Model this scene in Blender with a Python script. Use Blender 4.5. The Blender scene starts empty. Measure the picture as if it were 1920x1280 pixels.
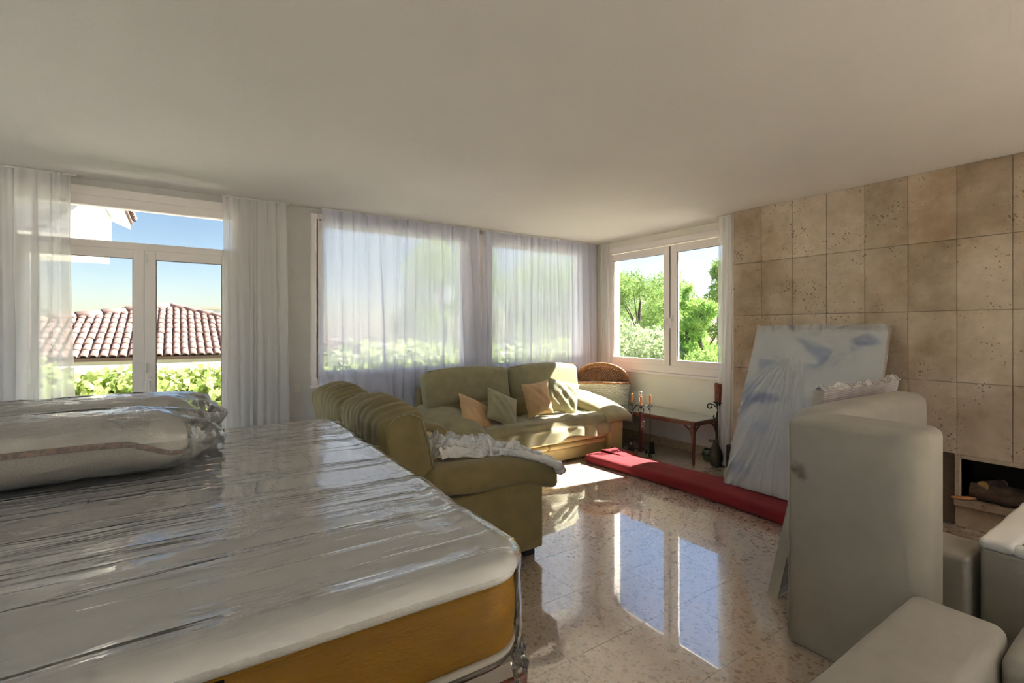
import bpy, math, random
from math import sin, cos, pi, radians, sqrt, atan2, exp
from mathutils import Vector, Matrix, Euler, noise as mnoise

sc = bpy.context.scene
col = sc.collection
random.seed(7)

# ------------------------------------------------------------------ camera
CAM_H, YAW, FPX = 1.42, radians(34.345), 920.0
cd = bpy.data.cameras.new('camera'); cam = bpy.data.objects.new('camera', cd); col.objects.link(cam)
cam.location = (0, 0, CAM_H); cam.rotation_euler = (pi/2, 0, -YAW)
cd.sensor_width = 36.0; cd.lens = FPX/1920*36.0
cd.shift_y = -(640-616.75)/1920.0
cd.clip_start = 0.05; cd.clip_end = 400
sc.camera = cam
# ------------------------------------------------------------------ light
SUN_DIR = Vector((1.0, -0.13, 1.03)).normalized()          # towards the sun
w = bpy.data.worlds.new('world'); sc.world = w; w.use_nodes = True
wn = w.node_tree; wn.nodes.clear()
sky = wn.nodes.new('ShaderNodeTexSky'); sky.sky_type = 'NISHITA'; sky.sun_disc = False
sky.sun_elevation = radians(45.6); sky.sun_rotation = radians(90+7.4)
sky.altitude = 60; sky.air_density = 1.0; sky.dust_density = 0.5; sky.ozone_density = 0.5
bg = wn.nodes.new('ShaderNodeBackground'); bg.inputs['Strength'].default_value = 0.155
wo = wn.nodes.new('ShaderNodeOutputWorld')
wn.links.new(sky.outputs[0], bg.inputs[0]); wn.links.new(bg.outputs[0], wo.inputs[0])
sl = bpy.data.lights.new('sun', 'SUN'); sl.energy = 27.0; sl.angle = radians(0.6); sl.color = (1.0, 0.965, 0.90)
so = bpy.data.objects.new('sun', sl); col.objects.link(so)
so.rotation_euler = (-SUN_DIR).to_track_quat('-Z', 'Y').to_euler(); so.location = (20, -3, 20)
vs = sc.view_settings
vs.view_transform = 'Standard'; vs.look = 'None'; vs.gamma = 1.0; vs.use_curve_mapping = False
vs.exposure = 0.82
cy = sc.cycles
cy.use_denoising = True; cy.max_bounces = 7; cy.diffuse_bounces = 4; cy.glossy_bounces = 4; cy.transparent_max_bounces = 14
cy.caustics_reflective = True; cy.blur_glossy = 0.4; cy.sample_clamp_indirect = 10.0; cy.use_light_tree = False
cy.use_adaptive_sampling = True; cy.adaptive_threshold = 0.14; cy.adaptive_min_samples = 20; cy.use_auto_tile = False

# ------------------------------------------------------------------ materials
def nodes(name):
    m = bpy.data.materials.new(name); m.use_nodes = True; t = m.node_tree; t.nodes.clear()
    o = t.nodes.new('ShaderNodeOutputMaterial'); return m, t, o
def N(t, kind, **kw):
    n = t.nodes.new(kind)
    for k, v in kw.items():
        if k.startswith('_'): setattr(n, k[1:], v)
        else: n.inputs[k.replace('__', ' ')].default_value = v
    return n
def rgba(c): return (c[0], c[1], c[2], 1)
def coords(t, scale=(1, 1, 1), rot=(0, 0, 0), obj=False):
    mp = N(t, 'ShaderNodeMapping'); mp.inputs['Scale'].default_value = scale; mp.inputs['Rotation'].default_value = rot
    if obj: t.links.new(N(t, 'ShaderNodeTexCoord').outputs['Object'], mp.inputs[0])
    else: t.links.new(N(t, 'ShaderNodeNewGeometry').outputs['Position'], mp.inputs[0])
    return mp.outputs[0]
def noise(t, vec, scale, detail=4, rough=.55):
    n = N(t, 'ShaderNodeTexNoise', Scale=scale, Detail=detail, Roughness=rough); t.links.new(vec, n.inputs['Vector']); return n.outputs['Fac']
def ramp(t, fac, stops):
    r = N(t, 'ShaderNodeValToRGB'); e = r.color_ramp.elements
    while len(e) < len(stops): e.new(.5)
    for i, (p, c) in enumerate(stops): e[i].position = p; e[i].color = rgba(c) if len(c) == 3 else c
    t.links.new(fac, r.inputs[0]); return r.outputs[0]
def mixc(t, fac, a, b, mode='MIX'):
    m = N(t, 'ShaderNodeMix', _data_type='RGBA', _blend_type=mode)
    for s, v in ((m.inputs[0], fac), (m.inputs[6], a), (m.inputs[7], b)):
        if hasattr(v, 'is_linked'): t.links.new(v, s)
        elif isinstance(v, (int, float)): s.default_value = v
        else: s.default_value = rgba(v)
    return m.outputs[2]
def bump(t, h, dist=.01, strength=1.0, normal=None):
    b = N(t, 'ShaderNodeBump', Strength=strength, Distance=dist); t.links.new(h, b.inputs['Height'])
    if normal: t.links.new(normal, b.inputs['Normal'])
    return b.outputs[0]
MATS = {}
def mat(name, c, rough=.6, var=.12, scale=6, bscale=0, bdist=.002, metal=0, spec=.5, sheen=0, stretch=(1, 1, 1), c2=None, coat=0):
    """principled with noise-varied colour and an optional fine relief"""
    m, t, o = nodes(name)
    p = N(t, 'ShaderNodeBsdfPrincipled', Roughness=rough, Metallic=metal)
    p.inputs['Specular IOR Level'].default_value = spec
    if sheen: p.inputs['Sheen Weight'].default_value = sheen; p.inputs['Sheen Roughness'].default_value = .4
    if coat: p.inputs['Coat Weight'].default_value = coat; p.inputs['Coat Roughness'].default_value = .05
    v = coords(t, stretch)
    d = c2 or tuple(x*(1-var) for x in c); l = c if c2 else tuple(min(1, x*(1+var*.6)) for x in c)
    t.links.new(ramp(t, noise(t, v, scale), [(.3, d), (.7, l)]), p.inputs['Base Color'])
    if bscale:
        t.links.new(bump(t, noise(t, v, bscale, 3), bdist), p.inputs['Normal'])
    t.links.new(p.outputs[0], o.inputs[0]); MATS[name] = m; return m

mat('plaster_wall', (.82, .79, .73), .9, .05, 3, 60, .002)
mat('plaster_wall_shaded', (.60, .58, .545), .9, .05, 3, 60, .002)  # same paint as the window side, darkened for its dimmer light
mat('plaster_wall_lit', (.88, .84, .73), .9, .04, 3, 60, .002)  # same paint again, brightened for sunlight bounced into the corner
mat('ceiling_paint', (.645, .61, .55), .95, .03, 1.2, 40, .001)
mat('white_frame', (.86, .80, .76), .35, .03, 3)
mat('gasket', (.25, .23, .22), .6, .05)
mat('handle_metal', (.78, .74, .70), .3, .03)
mat('green_velvet', (.23, .185, .075), .85, .16, 9, 260, .0012, sheen=.3)
mat('green_velvet_light', (.31, .275, .145), .85, .14, 9, 260, .0012, sheen=.35)
mat('green_velvet_warm', (.52, .40, .17), .85, .10, 9, 260, .0012, sheen=.25)  # olive velvet with the sun's yellow glow painted into its colour
mat('peach_fabric', (.60, .40, .20), .8, .15, 6, 220, .0012, sheen=.2)
mat('sage_fabric', (.36, .34, .20), .85, .12, 6, 220, .0012, sheen=.2)
mat('grey_upholstery', (.42, .39, .335), .9, .10, 5, 320, .0012, sheen=.15)
mat('grey_upholstery_dark', (.42, .40, .34), .9, .10, 5, 320, .0012, sheen=.15)
mat('taupe_lining', (.22, .17, .15), .9, .18, 20, 200, .001)
mat('mattress_cream', (.93, .90, .84), .8, .07, 14, 120, .002)
mat('mattress_trim', (.76, .70, .60), .8, .08, 14, 200, .001)
mat('tuft_brown', (.80, .72, .61), .8, .25, 30)
mat('mattress_gold', (.44, .21, .004), .6, .22, 5, 60, .002, stretch=(1, 1, 3))
mat('black_label', (.012, .011, .010), .5, .2)
mat('red_brown_wood', (.16, .05, .03), .35, .3, 8, stretch=(1, 1, .15))
mat('base_board', (.34, .29, .24), .7, .2, 5)
mat('bench_wood', (.13, .04, .02), .3, .35, 9, coat=.4)
mat('slate_glass', (.17, .20, .18), .05, .08, 3, coat=1)
mat('iron', (.03, .028, .027), .45, .3, 30, 120, .001, metal=.6)
mat('red_post', (.07, .008, .008), .35, .25, 20)
mat('handle_wood', (.55, .23, .08), .45, .25, 25, stretch=(1, 1, .3))
mat('brush_bristle', (.03, .025, .022), .9, .3, 80, 160, .003)
mat('brass_plate', (.55, .53, .50), .25, .2, 30, metal=.7)
mat('amber_wax', (.30, .07, .012), .35, .5, 28, 40, .006, c2=(.10, .018, .006))
mat('old_bronze', (.10, .085, .055), .5, .3, 12, 60, .003, metal=.4)
mat('green_glass', (.015, .05, .02), .12, .3, 9, coat=1)
mat('black_paint', (.012, .012, .012), .55, .3, 14, 40, .004)
mat('rug_red', (.24, .012, .016), .95, .22, 4, 420, .004, sheen=.06)
mat('rug_edge', (.62, .50, .44), .95, .2, 40)
mat('rug_print', (.30, .012, .05), .95, .2, 40)
mat('log_bark', (.10, .065, .045), .9, .4, 20, 60, .01)
mat('log_end', (.62, .40, .14), .8, .2, 30)
mat('soot', (.012, .010, .009), .95, .3, 8)
mat('fire_brick', (.20, .06, .03), .9, .3, 12, 60, .004)
mat('house_white', (.88, .87, .84), .9, .05, 1)
mat('house_cream', (.66, .60, .48), .9, .06, 1)
mat('terracotta', (.30, .195, .165), .85, .25, 4, c2=(.215, .13, .10))
mat('garden_ground', (.22, .22, .12), .95, .3, 1.5)
mat('bounce_stone', (.68, .64, .57), .9, .12, 2)
mat('bark', (.10, .075, .055), .95, .3, 10, 40, .02)
mat('switch_plastic', (.66, .62, .56), .4, .02)
mat('curtain_rail', (.7, .68, .64), .5, .02)

def leaf_mat(name, c1, c2):
    m, t, o = nodes(name)
    v = coords(t)
    cc = ramp(t, noise(t, v, 2.2, 6), [(.3, c1), (.7, c2)])
    d = N(t, 'ShaderNodeBsdfDiffuse'); tr = N(t, 'ShaderNodeBsdfTranslucent'); mx = N(t, 'ShaderNodeMixShader', Fac=.4)
    t.links.new(cc, d.inputs[0]); t.links.new(cc, tr.inputs[0])
    t.links.new(d.outputs[0], mx.inputs[1]); t.links.new(tr.outputs[0], mx.inputs[2]); t.links.new(mx.outputs[0], o.inputs[0])
    MATS[name] = m
leaf_mat('ivy_leaf', (.26, .36, .09), (.62, .68, .30))
leaf_mat('pine_needle', (.14, .24, .06), (.40, .52, .18))
leaf_mat('pine_needle_bright', (.18, .36, .07), (.45, .62, .18))
leaf_mat('bush_leaf', (.26, .34, .17), (.55, .62, .38))

def sheer_mat(name, tint, through):
    m, t, o = nodes(name)
    v = coords(t, (1, 1, 1))
    weave = noise(t, v, 900, 1)
    cc = mixc(t, weave, tint, tuple(x*.93 for x in tint))
    d = N(t, 'ShaderNodeBsdfDiffuse'); tr = N(t, 'ShaderNodeBsdfTranslucent'); mx = N(t, 'ShaderNodeMixShader', Fac=.5)
    t.links.new(cc, d.inputs[0]); t.links.new(cc, tr.inputs[0])
    t.links.new(d.outputs[0], mx.inputs[1]); t.links.new(tr.outputs[0], mx.inputs[2])
    tp = N(t, 'ShaderNodeBsdfTransparent'); m2 = N(t, 'ShaderNodeMixShader', Fac=through)
    t.links.new(mx.outputs[0], m2.inputs[1]); t.links.new(tp.outputs[0], m2.inputs[2]); t.links.new(m2.outputs[0], o.inputs[0])
    MATS[name] = m
sheer_mat('sheer', (.86, .875, 1.0), .20)  # white fabric tinted blue so its colour carries the skylight
sheer_mat('sheer_dense', (.95, .94, .93), .24)

def glass_mat(name, lo, hi):
    m, t, o = nodes(name)
    v = coords(t)
    pane_tint = ramp(t, noise(t, v, 1.5), [(.3, lo), (.7, hi)])  # grey tint of the pane, dims the daylight coming through
    tp = N(t, 'ShaderNodeBsdfTransparent'); t.links.new(pane_tint, tp.inputs[0])
    gl = N(t, 'ShaderNodeBsdfGlossy', Roughness=.0); fr = N(t, 'ShaderNodeFresnel', IOR=1.3)
    mx = N(t, 'ShaderNodeMixShader'); t.links.new(fr.outputs[0], mx.inputs[0])
    t.links.new(tp.outputs[0], mx.inputs[1]); t.links.new(gl.outputs[0], mx.inputs[2]); t.links.new(mx.outputs[0], o.inputs[0])
    MATS[name] = m
glass_mat('window_glass', (.77, .78, .79), (.80, .81, .82))
glass_mat('side_glass', (.86, .865, .87), (.89, .895, .90))
glass_mat('clear_glass', (.95, .955, .96), (.97, .975, .98))

def film_mat(name, wr_rot, scale=(3, 46, 3), dist=.004, rough=.10, milk=.10, base=.10, ridge=False):
    """thin clear polythene: mostly see-through, glossy, a little milky"""
    m, t, o = nodes(name)
    v = coords(t, scale, (0, 0, wr_rot)); v2 = coords(t, (9, 9, 9))
    h = N(t, 'ShaderNodeMath', _operation='ADD'); 
    n1 = noise(t, v, 1.0, 3 if ridge else 5, .55)
    if ridge:
        mr = N(t, 'ShaderNodeMapRange', _interpolation_type='SMOOTHSTEP'); t.links.new(n1, mr.inputs[0])
        for i, q in zip((1, 2, 3, 4), (.50, .72, 0, 1)): mr.inputs[i].default_value = q
        n1 = mr.outputs[0]
    t.links.new(n1, h.inputs[0])
    h2 = N(t, 'ShaderNodeMath', _operation='MULTIPLY'); t.links.new(noise(t, v2, 1.6, 3), h2.inputs[0]); h2.inputs[1].default_value = .35
    t.links.new(h2.outputs[0], h.inputs[1])
    nb = bump(t, h.outputs[0], dist)
    gl = N(t, 'ShaderNodeBsdfGlossy', Roughness=rough); t.links.new(nb, gl.inputs['Normal'])
    df = N(t, 'ShaderNodeBsdfDiffuse'); df.inputs[0].default_value = (.92, .93, .95, 1); t.links.new(nb, df.inputs['Normal'])
    tp = N(t, 'ShaderNodeBsdfTransparent'); tp.inputs[0].default_value = (.995, .995, .995, 1)
    m1 = N(t, 'ShaderNodeMixShader', Fac=milk); t.links.new(tp.outputs[0], m1.inputs[1]); t.links.new(df.outputs[0], m1.inputs[2])
    fr = N(t, 'ShaderNodeFresnel', IOR=1.6); t.links.new(nb, fr.inputs['Normal'])
    ad = N(t, 'ShaderNodeMath', _operation='MULTIPLY_ADD'); t.links.new(fr.outputs[0], ad.inputs[0]); ad.inputs[1].default_value = 2.1; ad.inputs[2].default_value = base-.095
    ad.use_clamp = True
    m2 = N(t, 'ShaderNodeMixShader'); t.links.new(ad.outputs[0], m2.inputs[0]); t.links.new(m1.outputs[0], m2.inputs[1]); t.links.new(gl.outputs[0], m2.inputs[2])
    t.links.new(m2.outputs[0], o.inputs[0]); MATS[name] = m
film_mat('film_mattress', radians(5), (1.1, 21, 6), .0042, .045, .36, .0, True)
film_mat('film_side', radians(5), (1.1, 21, 6), .002, .06, .006, -.03, True)
film_mat('film_crumpled', .5, (14, 16, 14), .012, .08, .17, .02)
film_mat('film_canvas', radians(0), (5, 6, 3), .006, .22, .36, -.03)
film_mat('film_heap', .3, (16, 16, 16), .02, .08, .70, .08)

def terrazzo(name, base, rough, gloss):
    m, t, o = nodes(name)
    p = N(t, 'ShaderNodeBsdfPrincipled', Roughness=rough)
    p.inputs['Specular IOR Level'].default_value = .9 if gloss else .4
    if gloss: p.inputs['Coat Weight'].default_value = 1.0; p.inputs['Coat Roughness'].default_value = .03; p.inputs['Coat IOR'].default_value = 3.5
    v = coords(t)
    wv = N(t, 'ShaderNodeTexNoise', Scale=9.0, Detail=2); t.links.new(v, wv.inputs['Vector'])
    av = mixc(t, .045, v, wv.outputs['Color'], 'ADD')
    c = ramp(t, noise(t, v, 1.1, 3), [(.3, tuple(x*.93 for x in base)), (.7, base)])
    for sc_, thr, colr, dens in ((34, .26, (.26, .17, .125), .34), (52, .30, (.34, .235, .175), .46), (70, .30, (.70, .58, .48), .40), (44, .22, (.46, .22, .15), .14)):
        vo = N(t, 'ShaderNodeTexVoronoi', Scale=sc_, Randomness=1.0); t.links.new(av, vo.inputs['Vector'])
        cell = N(t, 'ShaderNodeSeparateColor'); t.links.new(vo.outputs['Color'], cell.inputs[0])
        pick = N(t, 'ShaderNodeMath', _operation='LESS_THAN'); t.links.new(cell.outputs[0], pick.inputs[0]); pick.inputs[1].default_value = dens
        rad = N(t, 'ShaderNodeMath', _operation='MULTIPLY_ADD'); t.links.new(cell.outputs[1], rad.inputs[0]); rad.inputs[1].default_value = .22; rad.inputs[2].default_value = thr
        chip = N(t, 'ShaderNodeMath', _operation='LESS_THAN'); t.links.new(vo.outputs['Distance'], chip.inputs[0]); t.links.new(rad.outputs[0], chip.inputs[1])
        f = N(t, 'ShaderNodeMath', _operation='MULTIPLY'); t.links.new(pick.outputs[0], f.inputs[0]); t.links.new(chip.outputs[0], f.inputs[1])
        f2 = N(t, 'ShaderNodeMath', _operation='MULTIPLY'); t.links.new(f.outputs[0], f2.inputs[0]); f2.inputs[1].default_value = .72
        c = mixc(t, f2.outputs[0], c, colr)
    t.links.new(c, p.inputs['Base Color']); t.links.new(p.outputs[0], o.inputs[0]); MATS[name] = m
terrazzo('terrazzo', (.60, .49, .40), .22, True)
terrazzo('terrazzo_plinth', (.56, .44, .26), .5, False)

def travertine(name, lo, hi):
    m, t, o = nodes(name)
    p = N(t, 'ShaderNodeBsdfPrincipled', Roughness=.85); p.inputs['Specular IOR Level'].default_value = .3
    v = coords(t); ob = N(t, 'ShaderNodeObjectInfo')
    big = noise(t, v, 3.0, 5, .6); mid = noise(t, v, 14, 5, .7)
    c = ramp(t, big, [(.3, lo), (.7, hi)])
    c = mixc(t, .8, c, ramp(t, noise(t, v, 1.3, 3), [(.36, (.62, .55, .46)), (.56, (1, 1, 1))]), 'MULTIPLY')
    c = mixc(t, .55, c, ramp(t, mid, [(.3, (.30, .25, .20)), (.65, (.62, .54, .45))]), 'SOFT_LIGHT')
    rr = ramp(t, ob.outputs['Random'], [(0, (.86, .83, .80)), (.5, (.97, .96, .95)), (1, (1.08, 1.05, 1.02))])
    c = mixc(t, 1.0, c, rr, 'MULTIPLY')
    vo = N(t, 'ShaderNodeTexVoronoi', Scale=38.0); t.links.new(v, vo.inputs['Vector'])
    zone = noise(t, v, 5.5, 5, .7)
    thr = N(t, 'ShaderNodeMapRange'); t.links.new(zone, thr.inputs[0])
    for i, q in zip((1, 2, 3, 4), (.42, .68, .0, .34)): thr.inputs[i].default_value = q
    pit = N(t, 'ShaderNodeMath', _operation='LESS_THAN'); t.links.new(vo.outputs['Distance'], pit.inputs[0]); t.links.new(thr.outputs[0], pit.inputs[1])
    vo2 = N(t, 'ShaderNodeTexVoronoi', Scale=120.0); t.links.new(v, vo2.inputs['Vector'])
    thr2 = N(t, 'ShaderNodeMapRange'); t.links.new(zone, thr2.inputs[0])
    for i, q in zip((1, 2, 3, 4), (.45, .75, .0, .40)): thr2.inputs[i].default_value = q
    pit2 = N(t, 'ShaderNodeMath', _operation='LESS_THAN'); t.links.new(vo2.outputs['Distance'], pit2.inputs[0]); t.links.new(thr2.outputs[0], pit2.inputs[1])
    mx = N(t, 'ShaderNodeMath', _operation='MAXIMUM'); t.links.new(pit.outputs[0], mx.inputs[0]); t.links.new(pit2.outputs[0], mx.inputs[1])
    k = N(t, 'ShaderNodeMath', _operation='MULTIPLY'); t.links.new(mx.outputs[0], k.inputs[0]); k.inputs[1].default_value = .75
    c = mixc(t, k.outputs[0], c, (.16, .11, .075))
    t.links.new(c, p.inputs['Base Color'])
    inv = N(t, 'ShaderNodeMath', _operation='SUBTRACT'); inv.inputs[0].default_value = 1; t.links.new(mx.outputs[0], inv.inputs[1])
    t.links.new(bump(t, inv.outputs[0], .004, .8), p.inputs['Normal'])
    t.links.new(p.outputs[0], o.inputs[0]); MATS[name] = m
travertine('travertine', (.48, .41, .33), (.66, .58, .49))
mat('joint_grout', (.22, .17, .13), .95, .2, 20)

def wicker_mat(name, a, b):
    mat(name, b, .6, .2, 60, c2=a)
wicker_mat('wicker_brown', (.16, .05, .02), (.66, .34, .15))
wicker_mat('wicker_white', (.60, .56, .50), (.82, .80, .75))

def painting_mat():
    m, t, o = nodes('painted_canvas')
    p = N(t, 'ShaderNodeBsdfPrincipled', Roughness=.8)
    v = coords(t, (2.0, 2.6, 7)); n1 = noise(t, v, 1.0, 3, .5)
    c = ramp(t, n1, [(.535, (.90, .87, .82)), (.565, (.16, .32, .60)), (.64, (.02, .12, .50))])
    t.links.new(c, p.inputs['Base Color']); t.links.new(p.outputs[0], o.inputs[0]); MATS['painted_canvas'] = m
painting_mat()
def corrugated_mat():
    m, t, o = nodes('striped_wrap')
    p = N(t, 'ShaderNodeBsdfPrincipled', Roughness=.4)
    wv = N(t, 'ShaderNodeTexWave', _bands_direction='Z', Scale=28.0, Distortion=.6); t.links.new(coords(t), wv.inputs['Vector'])
    t.links.new(ramp(t, wv.outputs['Fac'], [(.2, (.52, .48, .50)), (.8, (.66, .62, .64))]), p.inputs['Base Color'])
    t.links.new(bump(t, wv.outputs['Fac'], .002), p.inputs['Normal']); t.links.new(p.outputs[0], o.inputs[0]); MATS['striped_wrap'] = m
corrugated_mat()
def damask_mat():
    m, t, o = nodes('damask')
    p = N(t, 'ShaderNodeBsdfPrincipled', Roughness=.7)
    vo = N(t, 'ShaderNodeTexVoronoi', Scale=26.0, Randomness=.35); t.links.new(coords(t, (1, .35, 1)), vo.inputs['Vector'])
    wv = N(t, 'ShaderNodeMath', _operation='SINE'); ml = N(t, 'ShaderNodeMath', _operation='MULTIPLY'); ml.inputs[1].default_value = 26
    t.links.new(vo.outputs['Distance'], ml.inputs[0]); t.links.new(ml.outputs[0], wv.inputs[0])
    t.links.new(ramp(t, wv.outputs[0], [(.2, (.58, .52, .43)), (.8, (.66, .60, .51))]), p.inputs['Base Color'])
    t.links.new(p.outputs[0], o.inputs[0]); MATS['damask'] = m
damask_mat()
def trim_mat():
    m, t, o = nodes('woven_trim')
    p = N(t, 'ShaderNodeBsdfPrincipled', Roughness=.7)
    br = N(t, 'ShaderNodeTexNoise', Scale=90.0, Detail=3); t.links.new(coords(t), br.inputs['Vector'])
    t.links.new(ramp(t, br.outputs['Fac'], [(.42, (.13, .05, .02)), (.58, (.36, .16, .06))]), p.inputs['Base Color'])
    t.links.new(p.outputs[0], o.inputs[0]); MATS['woven_trim'] = m
trim_mat()

# ------------------------------------------------------------------ helpers
def mesh(name, V, F, m, smooth=False):
    me = bpy.data.meshes.new(name); me.from_pydata([tuple(v) for v in V], [], F)
    me.materials.append(MATS[m] if isinstance(m, str) else m)
    if smooth: me.polygons.foreach_set('use_smooth', [True]*len(me.polygons))
    me.update(); return me
def thing(name, label, cat, loc=(0, 0, 0), group=None):
    o = bpy.data.objects.new(name, None); col.objects.link(o); o.location = loc; o.empty_display_size = .05
    o['label'] = label; o['category'] = cat
    if group: o['group'] = group
    return o
def origin(par):
    v = Vector((0, 0, 0))
    while par: v += par.location; par = par.parent
    return v
def obj(name, VF, m, parent=None, smooth=False, kind=None, label=None, cat=None, group=None):
    """VF in world coordinates; the object sits at its parent's origin (or at its own base centre)"""
    V, F = VF
    if parent: base = origin(parent)
    else:
        n = len(V); xs = [v[0] for v in V]; ys = [v[1] for v in V]; zs = [v[2] for v in V]
        base = Vector(((min(xs)+max(xs))/2, (min(ys)+max(ys))/2, min(zs)))
    me = mesh(name, [(v[0]-base[0], v[1]-base[1], v[2]-base[2]) for v in V], F, m, smooth)
    o = bpy.data.objects.new(name, me); col.objects.link(o)
    if parent: o.parent = parent
    else: o.location = base
    if kind: o['kind'] = kind
    if label: o['label'] = label
    if cat: o['category'] = cat
    if group: o['group'] = group
    return o
def join(*parts):
    V, F = [], []
    for v, f in parts:
        k = len(V); V += [tuple(x) for x in v]; F += [tuple(i+k for i in q) for q in f]
    return V, F
def xf(VF, M):
    return [tuple(M @ Vector(v)) for v in VF[0]], VF[1]
def TR(loc, rot=(0, 0, 0)):
    return Matrix.Translation(loc) @ Euler(rot).to_matrix().to_4x4()
def fbm(p, s=1.0, o=3):
    return mnoise.fractal(Vector(p)*s, 1.0, 2.0, o)
def box(x0, x1, y0, y1, z0, z1):
    V = [(x, y, z) for z in (z0, z1) for y in (y0, y1) for x in (x0, x1)]
    return V, [(0, 2, 3, 1), (4, 5, 7, 6), (0, 1, 5, 4), (2, 6, 7, 3), (0, 4, 6, 2), (1, 3, 7, 5)]
def cham(x0, x1, y0, y1, z0, z1, b=.004):
    return xf(rbox(x1-x0, y1-y0, z1-z0, b, 1, 1), TR(((x0+x1)/2, (y0+y1)/2, (z0+z1)/2)))
def rbox(sx, sy, sz, r, k=4, m=8, puff=(0, 0, 0), wr=0, ws=4, seed=0, fn=None):
    """box with rounded edges, optional swelling of the faces (puff) and wrinkles"""
    def cl(h):
        a = [-h + r*i/k for i in range(k)]; b = [(-h+r) + (2*h-2*r)*i/m for i in range(m+1)]
        return a + b + [h-r + r*(i+1)/k for i in range(k)]
    hx, hy, hz = sx/2, sy/2, sz/2; X, Y, Z = cl(hx), cl(hy), cl(hz); idx = {}; V = []; F = []
    nx, ny, nz = len(X)-1, len(Y)-1, len(Z)-1
    def vid(i, j, l):
        if (i, j, l) in idx: return idx[(i, j, l)]
        q = Vector((X[i], Y[j], Z[l])); c = Vector((max(-hx+r, min(hx-r, q.x)), max(-hy+r, min(hy-r, q.y)), max(-hz+r, min(hz-r, q.z))))
        d = q-c; p = c + d.normalized()*r if d.length > 1e-9 else q
        u, v, t = p.x/hx, p.y/hy, p.z/hz
        e = lambda a: max(0., 1-a*a)
        p = p + Vector((puff[0]*(u)*e(v)*e(t), puff[1]*(v)*e(u)*e(t), puff[2]*(t)*e(u)*e(v)))
        if wr:
            s = Vector((seed*7.3, seed*3.1, seed*1.7)); n = d.normalized() if d.length > 1e-9 else Vector((0, 0, 1))
            p = p + n*wr*fbm(p+s, ws)
        if fn: p = fn(p, u, v, t)
        idx[(i, j, l)] = len(V); V.append(tuple(p)); return idx[(i, j, l)]
    for i in range(nx):
        for j in range(ny):
            F.append((vid(i, j, 0), vid(i, j+1, 0), vid(i+1, j+1, 0), vid(i+1, j, 0))); F.append((vid(i, j, nz), vid(i+1, j, nz), vid(i+1, j+1, nz), vid(i, j+1, nz)))
    for i in range(nx):
        for l in range(nz):
            F.append((vid(i, 0, l), vid(i+1, 0, l), vid(i+1, 0, l+1), vid(i, 0, l+1))); F.append((vid(i, ny, l), vid(i, ny, l+1), vid(i+1, ny, l+1), vid(i+1, ny, l)))
    for j in range(ny):
        for l in range(nz):
            F.append((vid(0, j, l), vid(0, j, l+1), vid(0, j+1, l+1), vid(0, j+1, l))); F.append((vid(nx, j, l), vid(nx, j+1, l), vid(nx, j+1, l+1), vid(nx, j, l+1)))
    return V, F
def tube(P, r, n=8, closed=False, caps=True):
    P = [Vector(p) for p in P]; V = []; F = []; L = len(P)
    rr = r if isinstance(r, (list, tuple)) else [r]*L
    up = Vector((0, 0, 1)); prev = None
    for i, p in enumerate(P):
        a = P[(i-1) % L] if (closed or i > 0) else P[0]; b = P[(i+1) % L] if (closed or i < L-1) else P[-1]
        t = (b-a).normalized()
        if prev is None:
            s = t.cross(up)
            if s.length < 1e-3: s = t.cross(Vector((1, 0, 0)))
        else: s = prev - t*prev.dot(t)
        s.normalize(); prev = s; q = t.cross(s)
        for k in range(n):
            g = 2*pi*k/n; V.append(tuple(p + (s*cos(g)+q*sin(g))*rr[i]))
    for i in range(L if closed else L-1):
        for k in range(n):
            a, b = i*n+k, i*n+(k+1) % n; c, d = ((i+1) % L)*n+(k+1) % n, ((i+1) % L)*n+k
            F.append((a, b, c, d))
    if caps and not closed: F.append(tuple(range(n-1, -1, -1))); F.append(tuple((L-1)*n+k for k in range(n)))
    return V, F
def lathe(prof, loc=(0, 0, 0), n=20):
    V = []; F = []
    for r, z in prof:
        for k in range(n): g = 2*pi*k/n; V.append((loc[0]+r*cos(g), loc[1]+r*sin(g), loc[2]+z))
    for i in range(len(prof)-1):
        for k in range(n): F.append((i*n+k, i*n+(k+1) % n, (i+1)*n+(k+1) % n, (i+1)*n+k))
    F.append(tuple(range(n-1, -1, -1))); F.append(tuple((len(prof)-1)*n+k for k in range(n)))
    return V, F
def grid(nu, nv, fn):
    V = [fn(i/nu, j/nv) for j in range(nv+1) for i in range(nu+1)]
    return V, [(j*(nu+1)+i, j*(nu+1)+i+1, (j+1)*(nu+1)+i+1, (j+1)*(nu+1)+i) for j in range(nv) for i in range(nu)]
def ring(c, rx, rz, n=24, az=0, a0=0, a1=2*pi):
    return [(c[0]+rx*cos(a0+(a1-a0)*i/n)*cos(az), c[1]+rx*cos(a0+(a1-a0)*i/n)*sin(az), c[2]+rz*sin(a0+(a1-a0)*i/n)) for i in range(n+1)]
def spiral(c, r0, turns, az, flip=1, n=18, start=0):
    """flat scroll in the vertical plane of azimuth az"""
    out = []
    for i in range(n+1):
        g = start + flip*turns*2*pi*i/n; r = r0*(1-.75*i/n)
        out.append((c[0]+r*cos(g)*cos(az), c[1]+r*cos(g)*sin(az), c[2]+r*sin(g)))
    return out
def solid(V, F, d):
    """give a sheet thickness d (vector offset)"""
    n = len(V); V2 = [tuple(v) for v in V] + [tuple(Vector(v)+Vector(d)) for v in V]
    F2 = list(F) + [tuple(i+n for i in reversed(f)) for f in F]
    cnt = {}
    for f in F:
        for a, b in zip(f, f[1:]+f[:1]): cnt[(a, b)] = 1
    for (a, b) in list(cnt):
        if (b, a) not in cnt: F2.append((b, a, a+n, b+n))
    return V2, F2

H, WA, WB, WC, CE = 2.6, 5.06, 4.93, 4.653, 2.837     # ceiling; wall planes; end of the stone wall
XL, YB = -2.6, -4.0

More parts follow.
